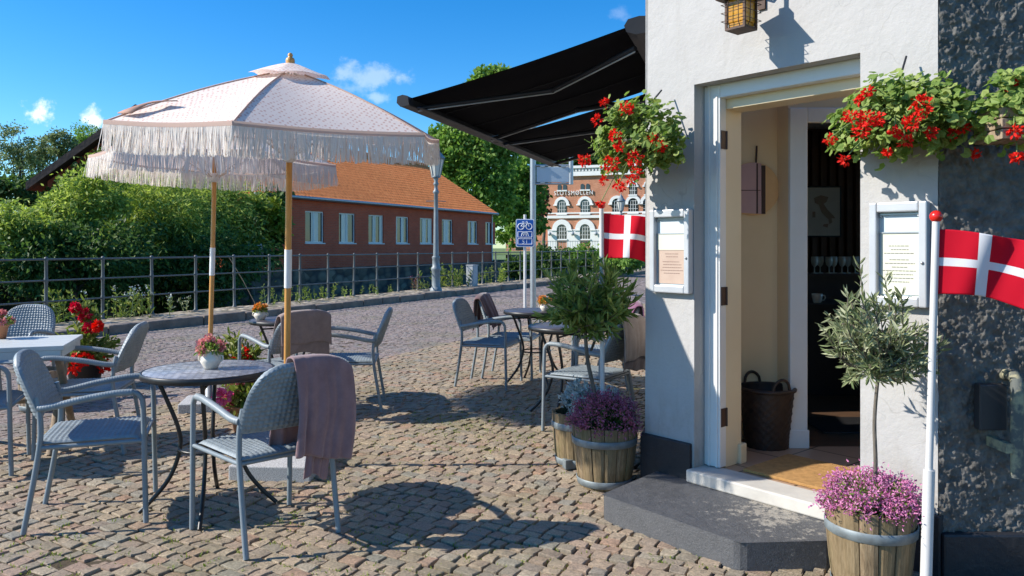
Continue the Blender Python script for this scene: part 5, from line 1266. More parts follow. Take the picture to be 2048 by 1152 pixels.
# ================================================================= parasols
def parasol(loc, rot, hexa, zh, zt, Rr, label, strap=False, seed=3, flen=.145):
    t = thing('parasol', label, 'parasol', loc, group='fringed parasols', rot=rot)
    r_ = np.random.default_rng(seed)
    for z0, z1, m in ((.0,1.10,'polewood'),(1.10,1.34,'polewhite'),(1.34,zt-.03,'polewood')):
        mb = MB(); rr = .0195 if m != 'polewhite' else .0225
        mb.tube([(0,0,z0),(0,0,z1)], rr, 14); part(mb, 'pole', MT[m], t)
    cor = [Vector((Rr*math.cos(hexa+i*PI/3), Rr*math.sin(hexa+i*PI/3), zh)) for i in range(6)]
    me = MB(); uvs = []; nu, nv = 14, 14
    for i in range(6):
        a, b = cor[i], cor[(i+1)%6]
        U, V_ = np.meshgrid(np.linspace(0,1,nu), np.linspace(.12,1,nv), indexing='ij')
        ex = a.x+(b.x-a.x)*U; ey = a.y+(b.y-a.y)*U
        sag = np.sin(PI*U)
        X, Y_ = ex*V_, ey*V_
        Z = zh + (zt-zh)*(1-V_) + .030*np.sin(PI*V_) - .028*sag*V_*np.sin(PI*np.minimum(V_,.75)) - .012*sag*V_
        k = 1-.018*sag*V_**2
        me.np_grid(X*k, Y_*k, Z)
        uvs.append(np.stack([(U-.5)*V_*Rr, V_*Rr*.87 + i*.37], -1).reshape(-1,2))
    o = part(me, 'canopy', MT['canopy'], t)
    uv = o.data.uv_layers.new(name='UVMap'); UV = np.concatenate(uvs)
    li = np.zeros(len(o.data.loops), dtype=np.int32); o.data.loops.foreach_get('vertex_index', li); uv.data.foreach_set('uv', UV[li].astype(np.float32).ravel())
    # seams
    mb = MB()
    for c in cor: mb.tube([Vector((c.x*v, c.y*v, zh+(zt-zh)*(1-v)+.030*math.sin(PI*v)+.003)) for v in np.linspace(.12,1,12)], .005, 4)
    part(mb, 'seam', MT['canopyplain'], o)
    # vent cap with scalloped edge
    mb = MB(); n = 72; th = np.linspace(0,2*PI,n+1); rr = np.linspace(.06,1,8)
    T_, Q = np.meshgrid(th, rr, indexing='ij')
    f6 = (T_-hexa)/(PI/3); fr = f6-np.floor(f6); s6 = np.sin(PI*fr); hexr = .25*np.cos(PI/6)/np.cos((fr-.5)*PI/3)
    mb.np_grid(hexr*Q*np.cos(T_), hexr*Q*np.sin(T_), zt+.046-.082*Q**1.3 + .014*s6*Q**4, flip=False); part(mb, 'vent_cap', MT['canopy'], t)
    uvl = t.children[-1].data.uv_layers.new(name='UVMap'); me2 = t.children[-1].data
    co = np.zeros(len(me2.vertices)*3); me2.vertices.foreach_get('co', co); co = co.reshape(-1,3); li = np.zeros(len(me2.loops), dtype=np.int32); me2.loops.foreach_get('vertex_index', li); uvl.data.foreach_set('uv', co[li][:,:2].astype(np.float32).ravel())
    mb = MB(); mb.lathe([(.026,zt+.036),(.028,zt+.058),(.024,zt+.07),(.012,zt+.078),(.016,zt+.088),(.012,zt+.099),(.001,zt+.104)], 14); part(mb, 'finial', MT['polewood'], t)
    # ribs and struts beneath
    for c in cor:
        mb = MB(); d = c.normalized(); mb.tube([Vector((c.x*v,c.y*v,zh+(zt-zh)*(1-v)+.030*math.sin(PI*v)-.012)) for v in np.linspace(.03,.98,10)], .007, 5); q = part(mb, 'rib', MT['fringe'], t)
        mb = MB(); m_ = Vector((c.x*.5,c.y*.5,zh+(zt-zh)*.5+.01)); mb.tube([(c.x*.03,c.y*.03,zh-.14),m_], .006, 5); part(mb, 'strut', MT['fringe'], q)
    mb = MB(); mb.lathe([(.02,zh-.18),(.038,zh-.17),(.038,zh-.11),(.02,zh-.10)], 14); part(mb, 'runner', MT['polewhite'], t)
    # fringe: cords hanging from a narrow band
    mb = MB(); pts = []
    for i in range(6):
        a, b = cor[i], cor[(i+1)%6]
        for q in np.linspace(0,1,24,endpoint=False):
            s_ = math.sin(PI*q); k = 1-.018*s_; p = a.lerp(b,q); pts.append(Vector((p.x*k,p.y*k,zh-.012*s_)))
    m = len(pts); vs = [p*1.004 + Vector((0,0,.006)) for p in pts] + [p*1.006 + Vector((0,0,-.022)) for p in pts]
    mb.add(vs, [(i, m+i, m+(i+1)%m, (i+1)%m) for i in range(m)]); ins = [Vector((p.x*.99,p.y*.99,p.z)) for p in vs]; mb.add(ins, [((i+1)%m, m+(i+1)%m, m+i, i) for i in range(m)]); bd = part(mb, 'hem', MT['canopyplain'], t)
    N = 1500; tt = (np.arange(N)+r_.random(N)*.6)/N*m; ii = tt.astype(int)%m; ff = tt-np.floor(tt)
    PP = np.array([tuple(p) for p in pts]); base = PP[ii]*(1-ff[:,None]) + PP[(ii+1)%m]*ff[:,None]; base[:,:2] *= 1.005
    tg = unit(PP[(ii+1)%m]-PP[ii]); tg[:,2] *= .3; out = unit(base*np.array([1,1,0]))
    ph = tt*.9; ck = np.sin(ph*2.3)*.5+np.sin(ph*5.7+1)*.35+np.sin(ph*.7)*.5
    ln = flen+.008*r_.random(N)+.006*np.sin(ph*3.1) ; w_ = .0046+.0022*r_.random(N)
    sw = (ck*.022 + r_.normal(size=N)*.006); so_ = np.abs(r_.normal(size=N))*.010 + .006*np.sin(ph*4)
    rows = []
    for q in (0,.35,.7,1.0):
        c = base + tg*(sw*q**1.4)[:,None] + out*(so_*q)[:,None]; c[:,2] += -.010 - ln*q
        tw = r_.normal(size=N)*.25
        side = tg*np.cos(tw)[:,None] + out*np.sin(tw)[:,None]
        rows += [c-side*(w_/2*(1-.25*q))[:,None], c+side*(w_/2*(1-.25*q))[:,None]]
    V = np.stack(rows,1).reshape(-1,3); bi = (np.arange(N)*8)[:,None]
    Fq = np.concatenate([bi+np.array([[k,k+1,k+3,k+2]]) for k in (0,2,4)],0); np_mesh('fringe', V, Fq, MT['fringe'], t)
    if strap:
        # fabric tie lying on the canopy
        a, b = cor[strap], cor[(strap+1)%6]; e = a.lerp(b,.06); e2 = a.lerp(b,.20)
        pth = [Vector((e.lerp(e2,q).x*v, e.lerp(e2,q).y*v, zh+(zt-zh)*(1-v)+.030*math.sin(PI*v)+.018+.02*math.sin(PI*q))) for q,v in zip(np.linspace(0,1,8),np.linspace(.93,.76,8))]
        mb = MB(); d = (b-a).normalized(); vs = []
        for i, p in enumerate(pth):
            w_ = .040*(1+.5*math.cos(i/7*2*PI)); vs += [p-d*w_, p+d*w_]
        mb.add(vs, [(2*i,2*i+1,2*i+3,2*i+2) for i in range(7)], 0, True); s_ = part(mb, 'tie', MT['tie'], t); so2 = s_.modifiers.new('thickness','SOLIDIFY'); so2.thickness = .006; so2.offset = 1
    return t
def slab(t, c, rz, sz, h):
    inv = (Matrix.Translation(t.location) @ t.rotation_euler.to_matrix().to_4x4()).inverted() @ Matrix.Translation(c) @ Matrix.Rotation(rz, 4, 'Z')
    mb = MB(); mb.box((0,0,h/2-.01), (sz,sz,h+.02)); o = part(mb, 'base_slab', MT['granite'], t, .008); o.matrix_basis = inv
    mb = MB(); mb.lathe([(.055,h),(.055,h+.012),(.027,h+.016),(.027,h+.12),(.0235,h+.12),(.0235,h)], 18); part(mb, 'socket', MT['steel'], o)
p1_ = parasol((-1.438,4.90,.05), (R(5.8),R(2.3),0), R(31), 2.055, 2.43, 1.0, 'near fringed cream parasol dotted pink, its pole in the larger granite slab', strap=3, seed=3, flen=.138)
p2_ = parasol((-2.618,6.65,.05), (R(-.3),R(1.3),0), R(8.5), 2.085, 2.43, 1.02, 'farther fringed cream parasol partly hidden behind the near parasol', seed=4, flen=.158)
slab(p1_, (-1.438,4.85,0), R(-3), .50, .085)
slab(p2_, (-2.618,6.65,0), R(12), .42, .085)
# ================================================================= planters and flowers
def barrel(loc, label, h=.36, r1=.195, r0=.15, rz=0, mat='oak'):
    t = thing('wooden_barrel', label, 'planter', loc, rz)
    mb = MB(); ns = 15
    for i in range(ns):
        a0 = 2*PI*i/ns+.012; a1 = 2*PI*(i+1)/ns-.012; dr = rnd.uniform(-.004,.004); dz = rnd.uniform(-.008,.006)
        k = 4; vs = []
        for z in (0, .12, .24, h+dz):
            q = z/h; ro = r0+(r1-r0)*q+dr+.006*math.sin(PI*min(q,1)); 
            for j in range(k+1):
                a = a0+(a1-a0)*j/k; e = -.004 if j in (0,k) else 0
                vs.append(((ro+e)*math.cos(a),(ro+e)*math.sin(a),z))
            for j in range(k,-1,-1):
                a = a0+(a1-a0)*j/k; vs.append(((ro-.022)*math.cos(a),(ro-.022)*math.sin(a),z))
        m = 2*(k+1); fs = [(r*m+j, r*m+(j+1)%m, (r+1)*m+(j+1)%m, (r+1)*m+j) for r in range(3) for j in range(m)] + [tuple(range(3*m,4*m))]
        mb.add(vs, fs)
    part(mb, 'staves', MT[mat], t)
    for z in (h*.70, .012):
        mb = MB(); q0, q1 = z/h, (z+.042)/h; f = lambda q: r0+(r1-r0)*q+.006*math.sin(PI*q)+.003
        mb.lathe([(f(q0),z),(f(q0)+.004,z+.003),(f(q1)+.004,z+.039),(f(q1),z+.042)], 40); part(mb, 'hoop', MT['hoop'], t)
    mb = MB(); mb.lathe([(.001,h-.05),(r1-.02,h-.055)], 24); part(mb, 'soil', MT['soil'], t)
    return t
def cushion(name, loc, r, h, n, petal, pl, leaf, label, cat='flowers', density=1.0, stems=True):
    """low mound of small flower spikes over leaves"""
    t = thing(name, label, cat, loc)
    k = n//26
    d = unit(rng.normal(size=(k,3))); d[:,2] = np.abs(d[:,2])
    tip = d*np.array([r,r,h])*(.75+.35*rng.random((k,1))) + np.array([0,0,.03])
    ci = rng.integers(0,k,n); P = tip[ci] + rng.normal(size=(n,3))*np.array([.016,.016,.02])
    D = unit(rng.normal(size=(n,3)) + d[ci]*.8)
    V, f = leaf_mesh6(P, D, pl*(.6+.7*rng.random(n)), pl*.62*(.6+.7*rng.random(n)), .3); np_mesh('blossoms', V, f, MT[petal], t)
    m = int(n*.9); q = rng.random((m,1)); ci = rng.integers(0,k,m)
    P = tip[ci]*(.35+.6*q); D = unit(rng.normal(size=(m,3)) + d[ci])
    V, f = leaf_mesh6(P, D, .030*(.6+.8*rng.random(m)), .009*(.7+.6*rng.random(m))); np_mesh('foliage', V, f, MT[leaf], t)
    mb = MB()
    for i in range(0, k, 2): mb.tube([tuple(tip[i]*np.array([.25,.25,0])), tuple(tip[i]*.6), tuple(tip[i])], .002, 4, cap=False)
    part(mb, 'foliage', MT['stem'], t)
    return t
def standard_tree(name, label, base, crown_c, rad, n, L_, W_, mat, tr, seed, branch_n=90, sprout=()):
    """small tree with a clear stem: twigs carrying paired leaves"""
    r_ = np.random.default_rng(seed); base = Vector(base); t = thing(name, label, 'tree', base)
    cc = np.array(crown_c) - np.array(base); rad = np.array(rad)
    mb = MB(); top = Vector(cc) + Vector((0,0,-rad[2]*.55)); fork = top
    mb.tube(bez([(0,0,-.02),(top.x*.3+.008,top.y*.3,top.z*.35),(top.x*.7-.006,top.y*.7,top.z*.7),top],6), [tr*(1-.25*i/18) for i in range(19)], 8)
    part(mb, 'trunk', MT['bark'], t)
    mb = MB(); Ps, Ds, Ls = [], [], []
    per = n//branch_n
    for b in range(branch_n):
        d = unit(r_.normal(size=3)); d[2] = d[2]*.8+.15
        tip = cc + d*rad*(.58+.56*r_.random()); st_ = np.array(top) + (cc-np.array(top))*r_.random()*.8
        mid = (st_+tip)/2 + r_.normal(size=3)*.03
        bp = bez([tuple(st_),tuple(mid),tuple(tip)],5); mb.tube(bp, [.0042*(1-.7*i/(len(bp)-1)) for i in range(len(bp))], 4, cap=False)
        A = np.array([tuple(p) for p in bp]); ax = unit(tip-mid)
        q = .18+.82*r_.random(per)**.8; idx = q*(len(A)-1); i0 = np.minimum(idx.astype(int), len(A)-2); fr = (idx-i0)[:,None]
        pos = A[i0]*(1-fr)+A[i0+1]*fr
        dd = unit(r_.normal(size=(per,3))*.8 + ax*.9 + np.array([0,0,.25]))
        Ps.append(pos); Ds.append(dd); Ls.append(.75+.5*r_.random(per))
    for (sx, sy, sz, l) in sprout:
        st_ = cc+np.array([sx,sy,sz])*rad; tip = st_+np.array([r_.normal()*.02, r_.normal()*.02, l]); m_ = 16
        mb.tube([tuple(st_-np.array([0,0,.05])),tuple(tip)], [.004,.0015], 4, cap=False)
        pos = st_+(tip-st_)*np.linspace(0,1,m_)[:,None]; Ps.append(pos); Ds.append(unit(r_.normal(size=(m_,3))*np.array([1,1,.3])+np.array([0,0,1.1]))); Ls.append(.8+.4*r_.random(m_))
    part(mb, 'branches', MT['bark'], t)
    P, D, S = np.concatenate(Ps), np.concatenate(Ds), np.concatenate(Ls)
    V, f = leaf_mesh6(P, D, L_*S, W_*S*(.8+.4*r_.random(len(P))), .16, .10); np_mesh('crown', V, f, MT[mat], t)
    return t
BL = Vector((.545,4.54,0)); BR_ = Vector((1.455,3.125,0))
barrel(BL, 'weathered wooden barrel with a steel hoop standing against the door step corner', .355, .192, .150, .4)
barrel(BR_, 'weathered wooden barrel with bright pink flowers and an olive tree', .355, .172, .138, 1.1)
barrel((.43,4.98,0), 'wooden barrel half hidden behind the oleander barrel', .34, .17, .14, 2.0)
cushion('pink_flowers', BL+Vector((0,0,.32)), .205, .17, 4200, 'mauvepetal', .015, 'shrub', 'dusky pink flowers filling the oleander barrel')
cushion('pink_flowers', BR_+Vector((0,0,.32)), .178, .115, 4600, 'pinkpetal', .0135, 'geranium', 'bright pink flowers filling the olive tree barrel')
cushion('silver_plant', (.50,4.98,.31), .19, .17, 1500, 'silver', .034, 'shrub', 'silver leaved plant in the half hidden barrel behind')
standard_tree('oleander', 'dark green oleander standard growing from a wooden barrel', BL+Vector((-.04,.02,.30)), (.435,4.58,1.03), (.30,.24,.24), 2200, .085, .019, 'oleander', .014, 7, 85, ((-.2,0,.7,.10),(.3,.1,.7,.10),(.55,-.2,.5,.09),(.4,0,.7,.08)))
standard_tree('olive_tree', 'silvery olive standard growing from a wooden barrel', BR_+Vector((.005,0,.30)), (1.482,3.12,.985), (.225,.20,.225), 2300, .050, .0115, 'olive', .0095, 9, 105, ((-.25,0,.85,.15),(.2,-.1,.8,.11),(.55,.2,.6,.08),(-.5,.1,.5,.1)))
for c, s_, lb, m in (((.43,4.60,.028),(.055,.05,.056),'white wooden block wedged beside the oleander barrel','whitewood'),((.36,4.86,.03),(.07,.06,.06),'pale blue block at the foot of the half hidden barrel','hoop')):
    mb = MB(); mb.box((0,0,0), s_, Matrix.Rotation(.3,3,'Z')); o = part(mb, 'block', MT[m], None, .005); o.location = c; tag(o, lb, 'block')
# geraniums
def geranium(name, label, c, spread, heads, n_leaf, basket, seed, wall_dir=None, trail=()):
    """c: world centre of the basket; spread: (rx,ry,rz); heads: world positions (x,y,z,r)"""
    r_ = np.random.default_rng(seed); c = Vector(c); t = thing(name, label, 'flower basket', c, basket.get('rz',0))
    Rz = Matrix.Rotation(-basket.get('rz',0), 3, 'Z')
    mb = MB()
    if basket['kind'] == 'bowl':
        r = basket['r']; mb.lathe([(.001,-r*.72),(r*.45,-r*.68),(r*.8,-r*.42),(r*.98,-r*.1),(r,0),(r*.94,0),(r*.9,-.05),(.001,-.06)], 28); part(mb, 'basket', MT['basket'], t)
        mb = MB()
        for a in (0, 2*PI/3, 4*PI/3): mb.tube([(r*math.cos(a),r*math.sin(a),0),(0,0,basket['rod'])], .003, 5)
        mb.tube([(0,0,basket['rod']-.02),(0,basket['wall'],basket['rod']+.16)], .005, 6); part(mb, 'hanger', MT['iron'], t)
    else:
        L_, D_, H_ = basket['size']
        for k in range(3): mb.box((0,-D_/2,-H_/2+H_*(k-1)*.34), (L_,.016,H_*.31)); mb.box((0,D_/2,-H_/2+H_*(k-1)*.34), (L_,.016,H_*.31)); mb.box((-L_/2+.009,0,-H_/2+H_*(k-1)*.34), (.016,D_-.018,H_*.31)); mb.box((L_/2-.009,0,-H_/2+H_*(k-1)*.34), (.016,D_-.018,H_*.31))
        mb.box((0,0,-H_*.95), (L_-.04,D_-.02,.02)); mb.box((0,0,-.05), (L_-.04,D_-.02,.02)); part(mb, 'box', MT['oldwood'], t, .003)
        mb = MB(); mb.box((-L_*.3,D_/2+.03,-H_*.5), (.03,.06,.12)); mb.box((L_*.3,D_/2+.03,-H_*.5), (.03,.06,.12)); part(mb, 'bracket', MT['iron'], t)
    sp = np.array(spread)
    k = n_leaf//11; d = unit(r_.normal(size=(k,3))); ctr = d*sp*(.35+.7*r_.random((k,1))**.6) + np.array([0,0,sp[2]*.15]); ctr[:,2] -= .25*sp[2]*(np.abs(ctr[:,0])/sp[0])**2
    ci = r_.integers(0,k,n_leaf); P = ctr[ci] + r_.normal(size=(n_leaf,3))*.026
    D = unit(r_.normal(size=(n_leaf,3))*.7 + d[ci]*.7 + np.array([0,0,.15])); Nn = unit(d[ci]*.5 + np.array([-.3,-.5,.75]) + r_.normal(size=(n_leaf,3))*.5)
    S = unit(np.cross(D,Nn)); D = unit(np.cross(Nn,S)); rr = (.014+.011*r_.random(n_leaf))[:,None]
    ring = []
    for a, q in ((0,.2),(50,1),(95,1.06),(140,.98),(180,1.05),(220,.98),(265,1.06),(310,1)):
        a_ = R(a-180); ring.append(P + (D*math.cos(a_)*q + S*math.sin(a_)*q)*rr + Nn*(rr*(.28 if q > 1 else .12 if q > .5 else -.1)))
    V = np.stack(ring,1).reshape(-1,3); bi = (np.arange(n_leaf)*8)[:,None]
    np_mesh('foliage', V, np.concatenate([bi+np.array([[0,1,2,3,4]]), bi+np.array([[0,4,5,6,7]])],0), MT['geranium'], t)
    mb = MB()
    for (hx_, hy, hz, hr) in heads:
        p = Rz @ (Vector((hx_,hy,hz))-c); o_ = Vector((p.x*.25, p.y*.2, min(p.z*.3,.02)))
        mid = (p+o_)/2 + Vector((0,0,.05 if p.z > -.1 else .03)); mb.tube(bez([o_,mid,p],5), .0025, 5, cap=False)
        m = int(60*max(.5,hr/.04)); dd = unit(r_.normal(size=(m,3))); pos = np.array(p) + dd*hr*(.3+.5*r_.random((m,1)))
        V, f = leaf_mesh6(pos, unit(dd+r_.normal(size=(m,3))*.6), .018*(.7+.6*r_.random(m)), .0135*(.7+.6*r_.random(m)), .15, .25); np_mesh('flower_head', V, f, MT['redpetal'], t)
    for i in range(0, k, 3): mb.tube([tuple(ctr[i]*np.array([.3,.3,.1])), tuple(ctr[i]*.7+np.array([0,0,.02])), tuple(ctr[i])], .002, 4, cap=False)
    part(mb, 'foliage', MT['stem'], t)
    return t
def heads(lst, Yc):
    out = []
    for px, py, r, dy in lst:
        p = PY(px, py, Yc+dy); out.append((p.x, p.y, p.z, r*.88*Yc/F))
    return out
GL = PY(1276,282,4.15)
geranium('geranium_basket', 'red geraniums in the hanging basket beside the awning', GL, (.275,.15,.20),
  heads([(1208,206,9,0),(1253,216,17,-.1),(1195,240,13,-.05),(1230,272,17,-.15),(1240,294,13,-.15),(1306,276,11,-.12),(1320,290,17,-.14),(1168,320,17,0),(1220,328,23,-.17),(1268,318,22,-.16),(1272,344,14,-.1),(1238,372,16,-.1),(1262,360,10,-.1),(1208,362,9,-.05),(1200,408,8,-.02)], 4.07), 1500,
  dict(kind='bowl', r=.11, rod=.14, wall=.2, rz=CANG), 5)
GR = PY(1790,243,3.22)
geranium('geranium_basket', 'red geraniums in the hanging basket above the cream menu board', GR, (.275,.13,.15),
  heads([(1738,183,11,-.1),(1717,200,8,-.1),(1702,232,17,-.1),(1730,232,12,-.12),(1755,240,17,-.13),(1722,262,22,-.14),(1845,212,30,-.12),(1822,248,20,-.13),(1790,262,14,-.1),(1812,280,17,-.1),(1862,266,15,-.1),(1925,252,18,-.08),(1905,268,13,-.05),(1660,278,14,0),(1688,320,11,.0),(1775,304,6,.02),(1950,308,10,-.02)], 3.11), 1900,
  dict(kind='bowl', r=.11, rod=.13, wall=.11, rz=CANG), 6)
G3 = PY(2032,222,2.98)
geranium('geranium_box', 'red geraniums in a weathered wooden box on the dark rough wall', G3, (.15,.12,.12),
  heads([(2022,170,12,-.05),(2028,262,15,-.12),(2034,314,11,-.08),(2075,210,20,-.1),(2090,250,18,-.1)], 2.98), 750, dict(kind='box', size=(.22,.16,.12)), 8)
# table pots
def pot(loc, label, style, petal, r=.05, h=.085, leaf='geranium', n=420, fl=.07):
    t = thing('flower_pot', label, 'flower pot', loc)
    mb = MB()
    if style == 'ceramic': mb.lathe([(.001,.004),(r*.62,0),(r*.7,.006),(r*1.05,h*.42),(r*1.0,h*.62),(r*.74,h*.82),(r*.86,h),(r*.78,h),(r*.66,h*.8),(.001,h*.75)], 26)
    else: mb.lathe([(.001,.002),(r*.7,0),(r*.95,h*.78),(r*1.06,h*.78),(r*1.08,h),(r*.96,h),(r*.9,h*.85),(.001,h*.8)], 26)
    p_ = part(mb, 'pot', MT['ceramic' if style == 'ceramic' else 'terracotta'], t)
    if style == 'ceramic':
        for sg in (-1,1): mb = MB(); mb.tube([(sg*r*.95,0,h*.75),(sg*r*1.22,0,h*.72),(sg*r*1.25,0,h*.5),(sg*r*1.02,0,h*.42)], .005, 6); part(mb, 'handle', MT['ceramic'], t)
    d = unit(rng.normal(size=(n,3))); d[:,2] = np.abs(d[:,2])*.9
    P = d*np.array([fl,fl,fl*.85])*(.5+.5*rng.random((n,1))) + np.array([0,0,h*.9])
    m = n//2; V, f = leaf_mesh6(P[:m], unit(d[:m]+rng.normal(size=(m,3))*.5), .026, .014); np_mesh('foliage', V, f, MT[leaf], t)
    hc = unit(rng.normal(size=(9,3))); hc[:,2] = np.abs(hc[:,2])+.25; hc = unit(hc)*np.array([fl*.85,fl*.85,fl]) + np.array([0,0,h*.92])
    ci = rng.integers(0,9,n); dd = unit(rng.normal(size=(n,3))); V, f = leaf_mesh6(hc[ci]+dd*.022*rng.random((n,1)), unit(dd+rng.normal(size=(n,3))*.4), .020, .017, .15, .3); np_mesh('blossoms', V, f, MT[petal], t)
    return t
pot((-1.615,4.13,.7455), 'cream ceramic pot with pink roses on the mosaic table', 'ceramic', 'rosepetal', .052, .095)
pot((-2.245,6.87,.7455), 'cream ceramic pot with small peach flowers on the dark round table', 'ceramic', 'orangepetal', .055, .085, fl=.055)
pot((-3.66,5.50,.742), 'terracotta pot with pale pink flowers on the white table', 'terracotta', 'rosepetal', .058, .11, fl=.09)
pot((.335,7.80,.7455), 'cream pot with orange flowers on the farther dark bistro table', 'ceramic', 'orangepetal', .05, .085)
# larger flower tubs on the paving
def tub(loc, label, r, h, fh, fr, flist, leaf, potmat, n=900, seed=1):
    t = thing('flower_tub', label, 'planter', loc); r_ = np.random.default_rng(seed)
    mb = MB(); mb.lathe([(.001,.0),(r*.75,0),(r,h*.95),(r*1.06,h*.95),(r*1.06,h),(r*.95,h),(r*.9,h*.85),(.001,h*.85)], 22); part(mb, 'pot', MT[potmat], t)
    k = 40; d = unit(r_.normal(size=(k,3))); d[:,2] = np.abs(d[:,2]); tip = d*np.array([fr,fr,fh])*(.6+.45*r_.random((k,1))) + np.array([0,0,h])
    ci = r_.integers(0,k,n); q = r_.random((n,1))**.7; o_ = np.array([0,0,h]); P = o_+(tip[ci]-o_)*(.2+.8*q)+r_.normal(size=(n,3))*.02
    V, f = leaf_mesh6(P, unit(d[ci]+r_.normal(size=(n,3))*.8), .085*(.6+.7*r_.random(n)), .034*(.7+.6*r_.random(n))); np_mesh('foliage', V, f, MT[leaf], t)
    mb = MB()
    for i in range(k): mb.tube([tuple(o_), tuple(o_+(tip[i]-o_)*.5+np.array([0,0,.03])), tuple(tip[i])], .004, 4, cap=False)
    part(mb, 'foliage', MT['stem'], t)
    for (dx, dz, fr_, m) in flist:
        cpos = np.array([dx, -fr*.6*abs(r_.normal()*.4+.6), dz]); mm = 70; dd = unit(r_.normal(size=(mm,3)))
        V, f = leaf_mesh6(cpos+dd*fr_*(.4+.5*r_.random((mm,1))), unit(dd+r_.normal(size=(mm,3))*.5), .045, .036, .15, .3); np_mesh('flower_head', V, f, MT[m], t)
    return t
tub((-4.28,7.72,0), 'dark pot of tall red flowers behind the white table', .17, .24, .62, .30, [(.02,.72,.055,'crimson'),(.12,.60,.05,'crimson'),(-.02,.80,.035,'crimson'),(.16,.20,.08,'redpetal'),(.05,.26,.09,'redpetal'),(-.14,.34,.07,'crimson'),(.22,.62,.035,'redpetal'),(-.25,.30,.05,'crimson'),(.1,.3,.06,'redpetal')], 'weed', 'darkpot', 1000, 1)
tub((-2.52,7.12,0), 'terracotta pot of red and yellow-green leaved flowers below the dark round table', .14, .20, .40, .27, [(-.20,.42,.05,'crimson'),(.05,.40,.07,'redpetal'),(.0,.33,.06,'redpetal'),(.14,.30,.05,'crimson'),(-.05,.28,.04,'redpetal')], 'weed', 'terracotta', 900, 2)
tub((-2.02,5.85,0), 'small pot of hot pink flowers seen beneath the mosaic table edge', .12, .20, .24, .20, [(-.10,.30,.055,'hotpink'),(-.06,.26,.05,'hotpink'),(.08,.44,.05,'hotpink'),(.0,.42,.04,'rosepetal'),(-.12,.22,.045,'hotpink')], 'weed', 'terracotta', 420, 3)
barrel((-4.05,6.62,0), 'brown wooden barrel beneath the white table', .34, .17, .15, .2, 'oldwood')
# ================================================================= flags
def flag(name, label, top, bottom, d, hoist, fly, seed, droop, amp, poler=.016, sock=None):
    top, bottom = Vector(top), Vector(bottom); t = thing(name, label, 'flag', bottom)
    ax = (top-bottom); mb = MB(); mb.tube([(0,0,0), ax], poler, 14); part(mb, 'pole', MT['whitepole'], t)
    mb = MB(); e = ax.normalized(); mb.sphere(ax + e*poler*1.25, poler*1.75, 16); part(mb, 'finial', MT['redball'], t)
    if sock: mb = MB(); mb.tube([(0,0,-.0), e*sock], poler*1.55, 14); part(mb, 'socket', MT['whitepole'], t)
    nu, nv = 60, 40; d = Vector(d).normalized(); s_ = Vector((-d.y, d.x, 0)); off = ax - e*(poler*2.2)
    U, V_ = np.meshgrid(np.linspace(0,1,nu), np.linspace(0,1,nv), indexing='ij')
    w = np.sin(U*7.5+V_*1.2+seed)*amp*U**.7 + np.sin(U*15+V_*3+seed*2)*amp*.3*U
    sag = droop*U**1.5 + .012*np.sin(U*8+seed)
    P = [off[k] + d[k]*(poler + fly*U*(1-.06*V_)) + s_[k]*w - e[k]*V_*hoist*(1-.05*U) for k in range(3)]
    P[2] = P[2] - sag*hoist - .05*hoist*np.sin(U*6+V_*2)*U
    mb = MB(); mb.np_grid(P[0], P[1], P[2])
    uc = (np.arange(nu-1)+.5)/(nu-1); vc = (np.arange(nv-1)+.5)/(nv-1)
    UU, VV = np.meshgrid(uc, vc, indexing='ij'); wh = ((UU > 12/34) & (UU < 16/34)) | ((VV > 12/28) & (VV < 16/28))
    mb.m = [int(x) for x in wh.ravel()]
    o = part(mb, 'cloth', [MT['flagred'], MT['flagwhite']], t); so_ = o.modifiers.new('thickness','SOLIDIFY'); so_.thickness = .0015
    return t
fb = BL + Vector((-.02,.06,.30))
flag('danish_flag', 'red flag with a white cross on a white pole in the oleander barrel', (PY(1203,416,4.60)), (PY(1205,800,4.60)), (.95,-.30,0), .265, .35, .6, .22, .040, .0135)
flag('danish_flag', 'red flag with a white cross on a white pole by the dark rough wall', (PY(1872,442,2.93)), (PY(1852,1160,2.93)), (.93,-.32,0), .245, .36, 2.2, .30, .030, .0135, sock=.42)
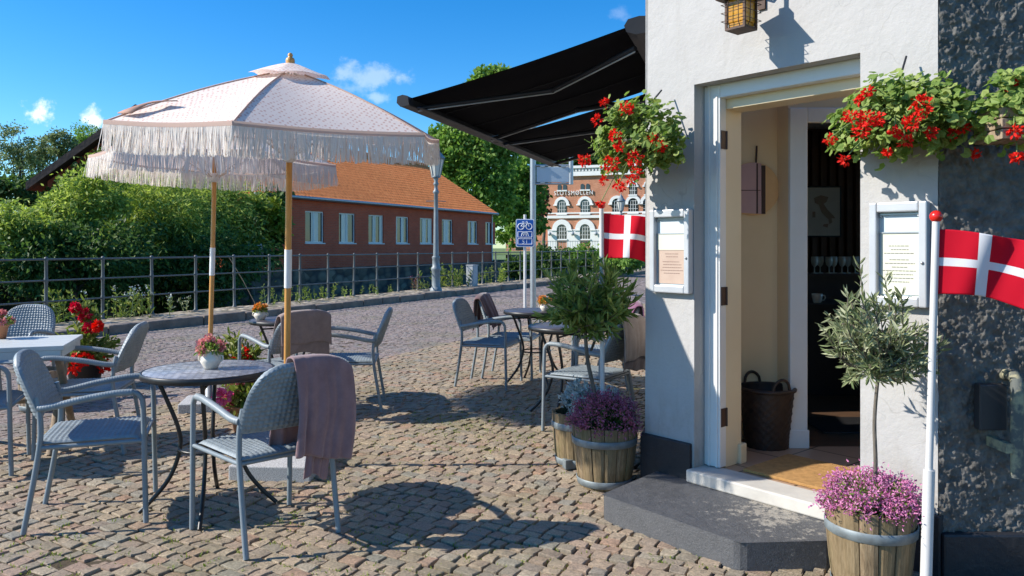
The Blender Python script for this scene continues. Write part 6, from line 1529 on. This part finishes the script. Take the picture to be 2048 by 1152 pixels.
# ================================================================= white car at the kerb, mostly hidden by the corner
t = thing('parked_car', 'white car parked down the street, mostly hidden by the cafe corner', 'car', PY(1300,572,25.5)*1.0, math.atan2(KD.y,KD.x)-R(2))
t.location = (6.75, 27.2, 0)
prof = [(-2.0,.35),(-2.05,.62),(-1.95,.88),(-1.55,.98),(-1.0,1.42),(-.2,1.50),(.7,1.45),(1.35,1.05),(1.9,.92),(2.05,.6),(2.0,.32)]
mb = MB(); cs = []
for y, k in ((-.86,.0),(-.80,1),(.80,1),(.86,.0)):
    cs.append([(x*(1 if k else .985), y*(1-.16*max(0,(z-.95)/.5)), z if k else (z*.97+.01)) for x,z in prof])
m = len(prof)
for i in range(3): mb.add(cs[i]+cs[i+1], [(j,j+1,m+j+1,m+j) for j in range(m-1)]+[(m-1,0,m,2*m-1)])
mb.add(cs[0], [tuple(range(m-1,-1,-1))]); mb.add(cs[3], [tuple(range(m))]); part(mb, 'body', MT['whitecar'], t, .04)
for sy in (-1,1):
    mb = MB(); vs = [(-1.35,sy*.80,1.0),(-.95,sy*.755,1.36),(.55,sy*.755,1.38),(1.1,sy*.80,1.05)]; vs2 = [(x,y+sy*.035,z) for x,y,z in vs]; mb.add(vs+vs2, [(0,1,2,3),(7,6,5,4),(0,4,5,1),(1,5,6,2),(2,6,7,3),(3,7,4,0)]); part(mb, 'side_window', MT['darkglass'], t)
    for sx in (-1.3,1.3):
        mb = MB(); mb.lathe([(.17,-.09),(.27,-.1),(.31,-.07),(.31,.07),(.27,.1),(.17,.09)], 22); Mx = Matrix.Translation((sx,sy*.80,.31)) @ Matrix.Rotation(R(90),4,'X'); mb.v = [tuple(Mx @ Vector(p)) for p in mb.v]; wh_ = part(mb, 'wheel', MT['rubber'], t)
        mb = MB(); mb.lathe([(.001,.06),(.17,.05),(.17,-.05),(.001,-.06)], 16); mb.v = [tuple(Mx @ Vector(p)) for p in mb.v]; part(mb, 'rim', MT['steel'], wh_)
    mb = MB(); mb.box((-2.0,sy*.62,.75), (.09,.22,.2)); part(mb, 'tail_light', MT['redball'], t, .02)
    mb = MB(); mb.box((1.97,sy*.62,.7), (.1,.26,.14)); part(mb, 'headlight', MT['paleglass'], t, .02)
mb = MB(); mb.add([(-1.56,-.66,1.0),(-1.56,.66,1.0),(-1.04,.58,1.42),(-1.04,-.58,1.42)], [(0,3,2,1)]); mb.v = [(x-.02,y,z+.01) for x,y,z in mb.v]; part(mb, 'rear_window', MT['darkglass'], t)
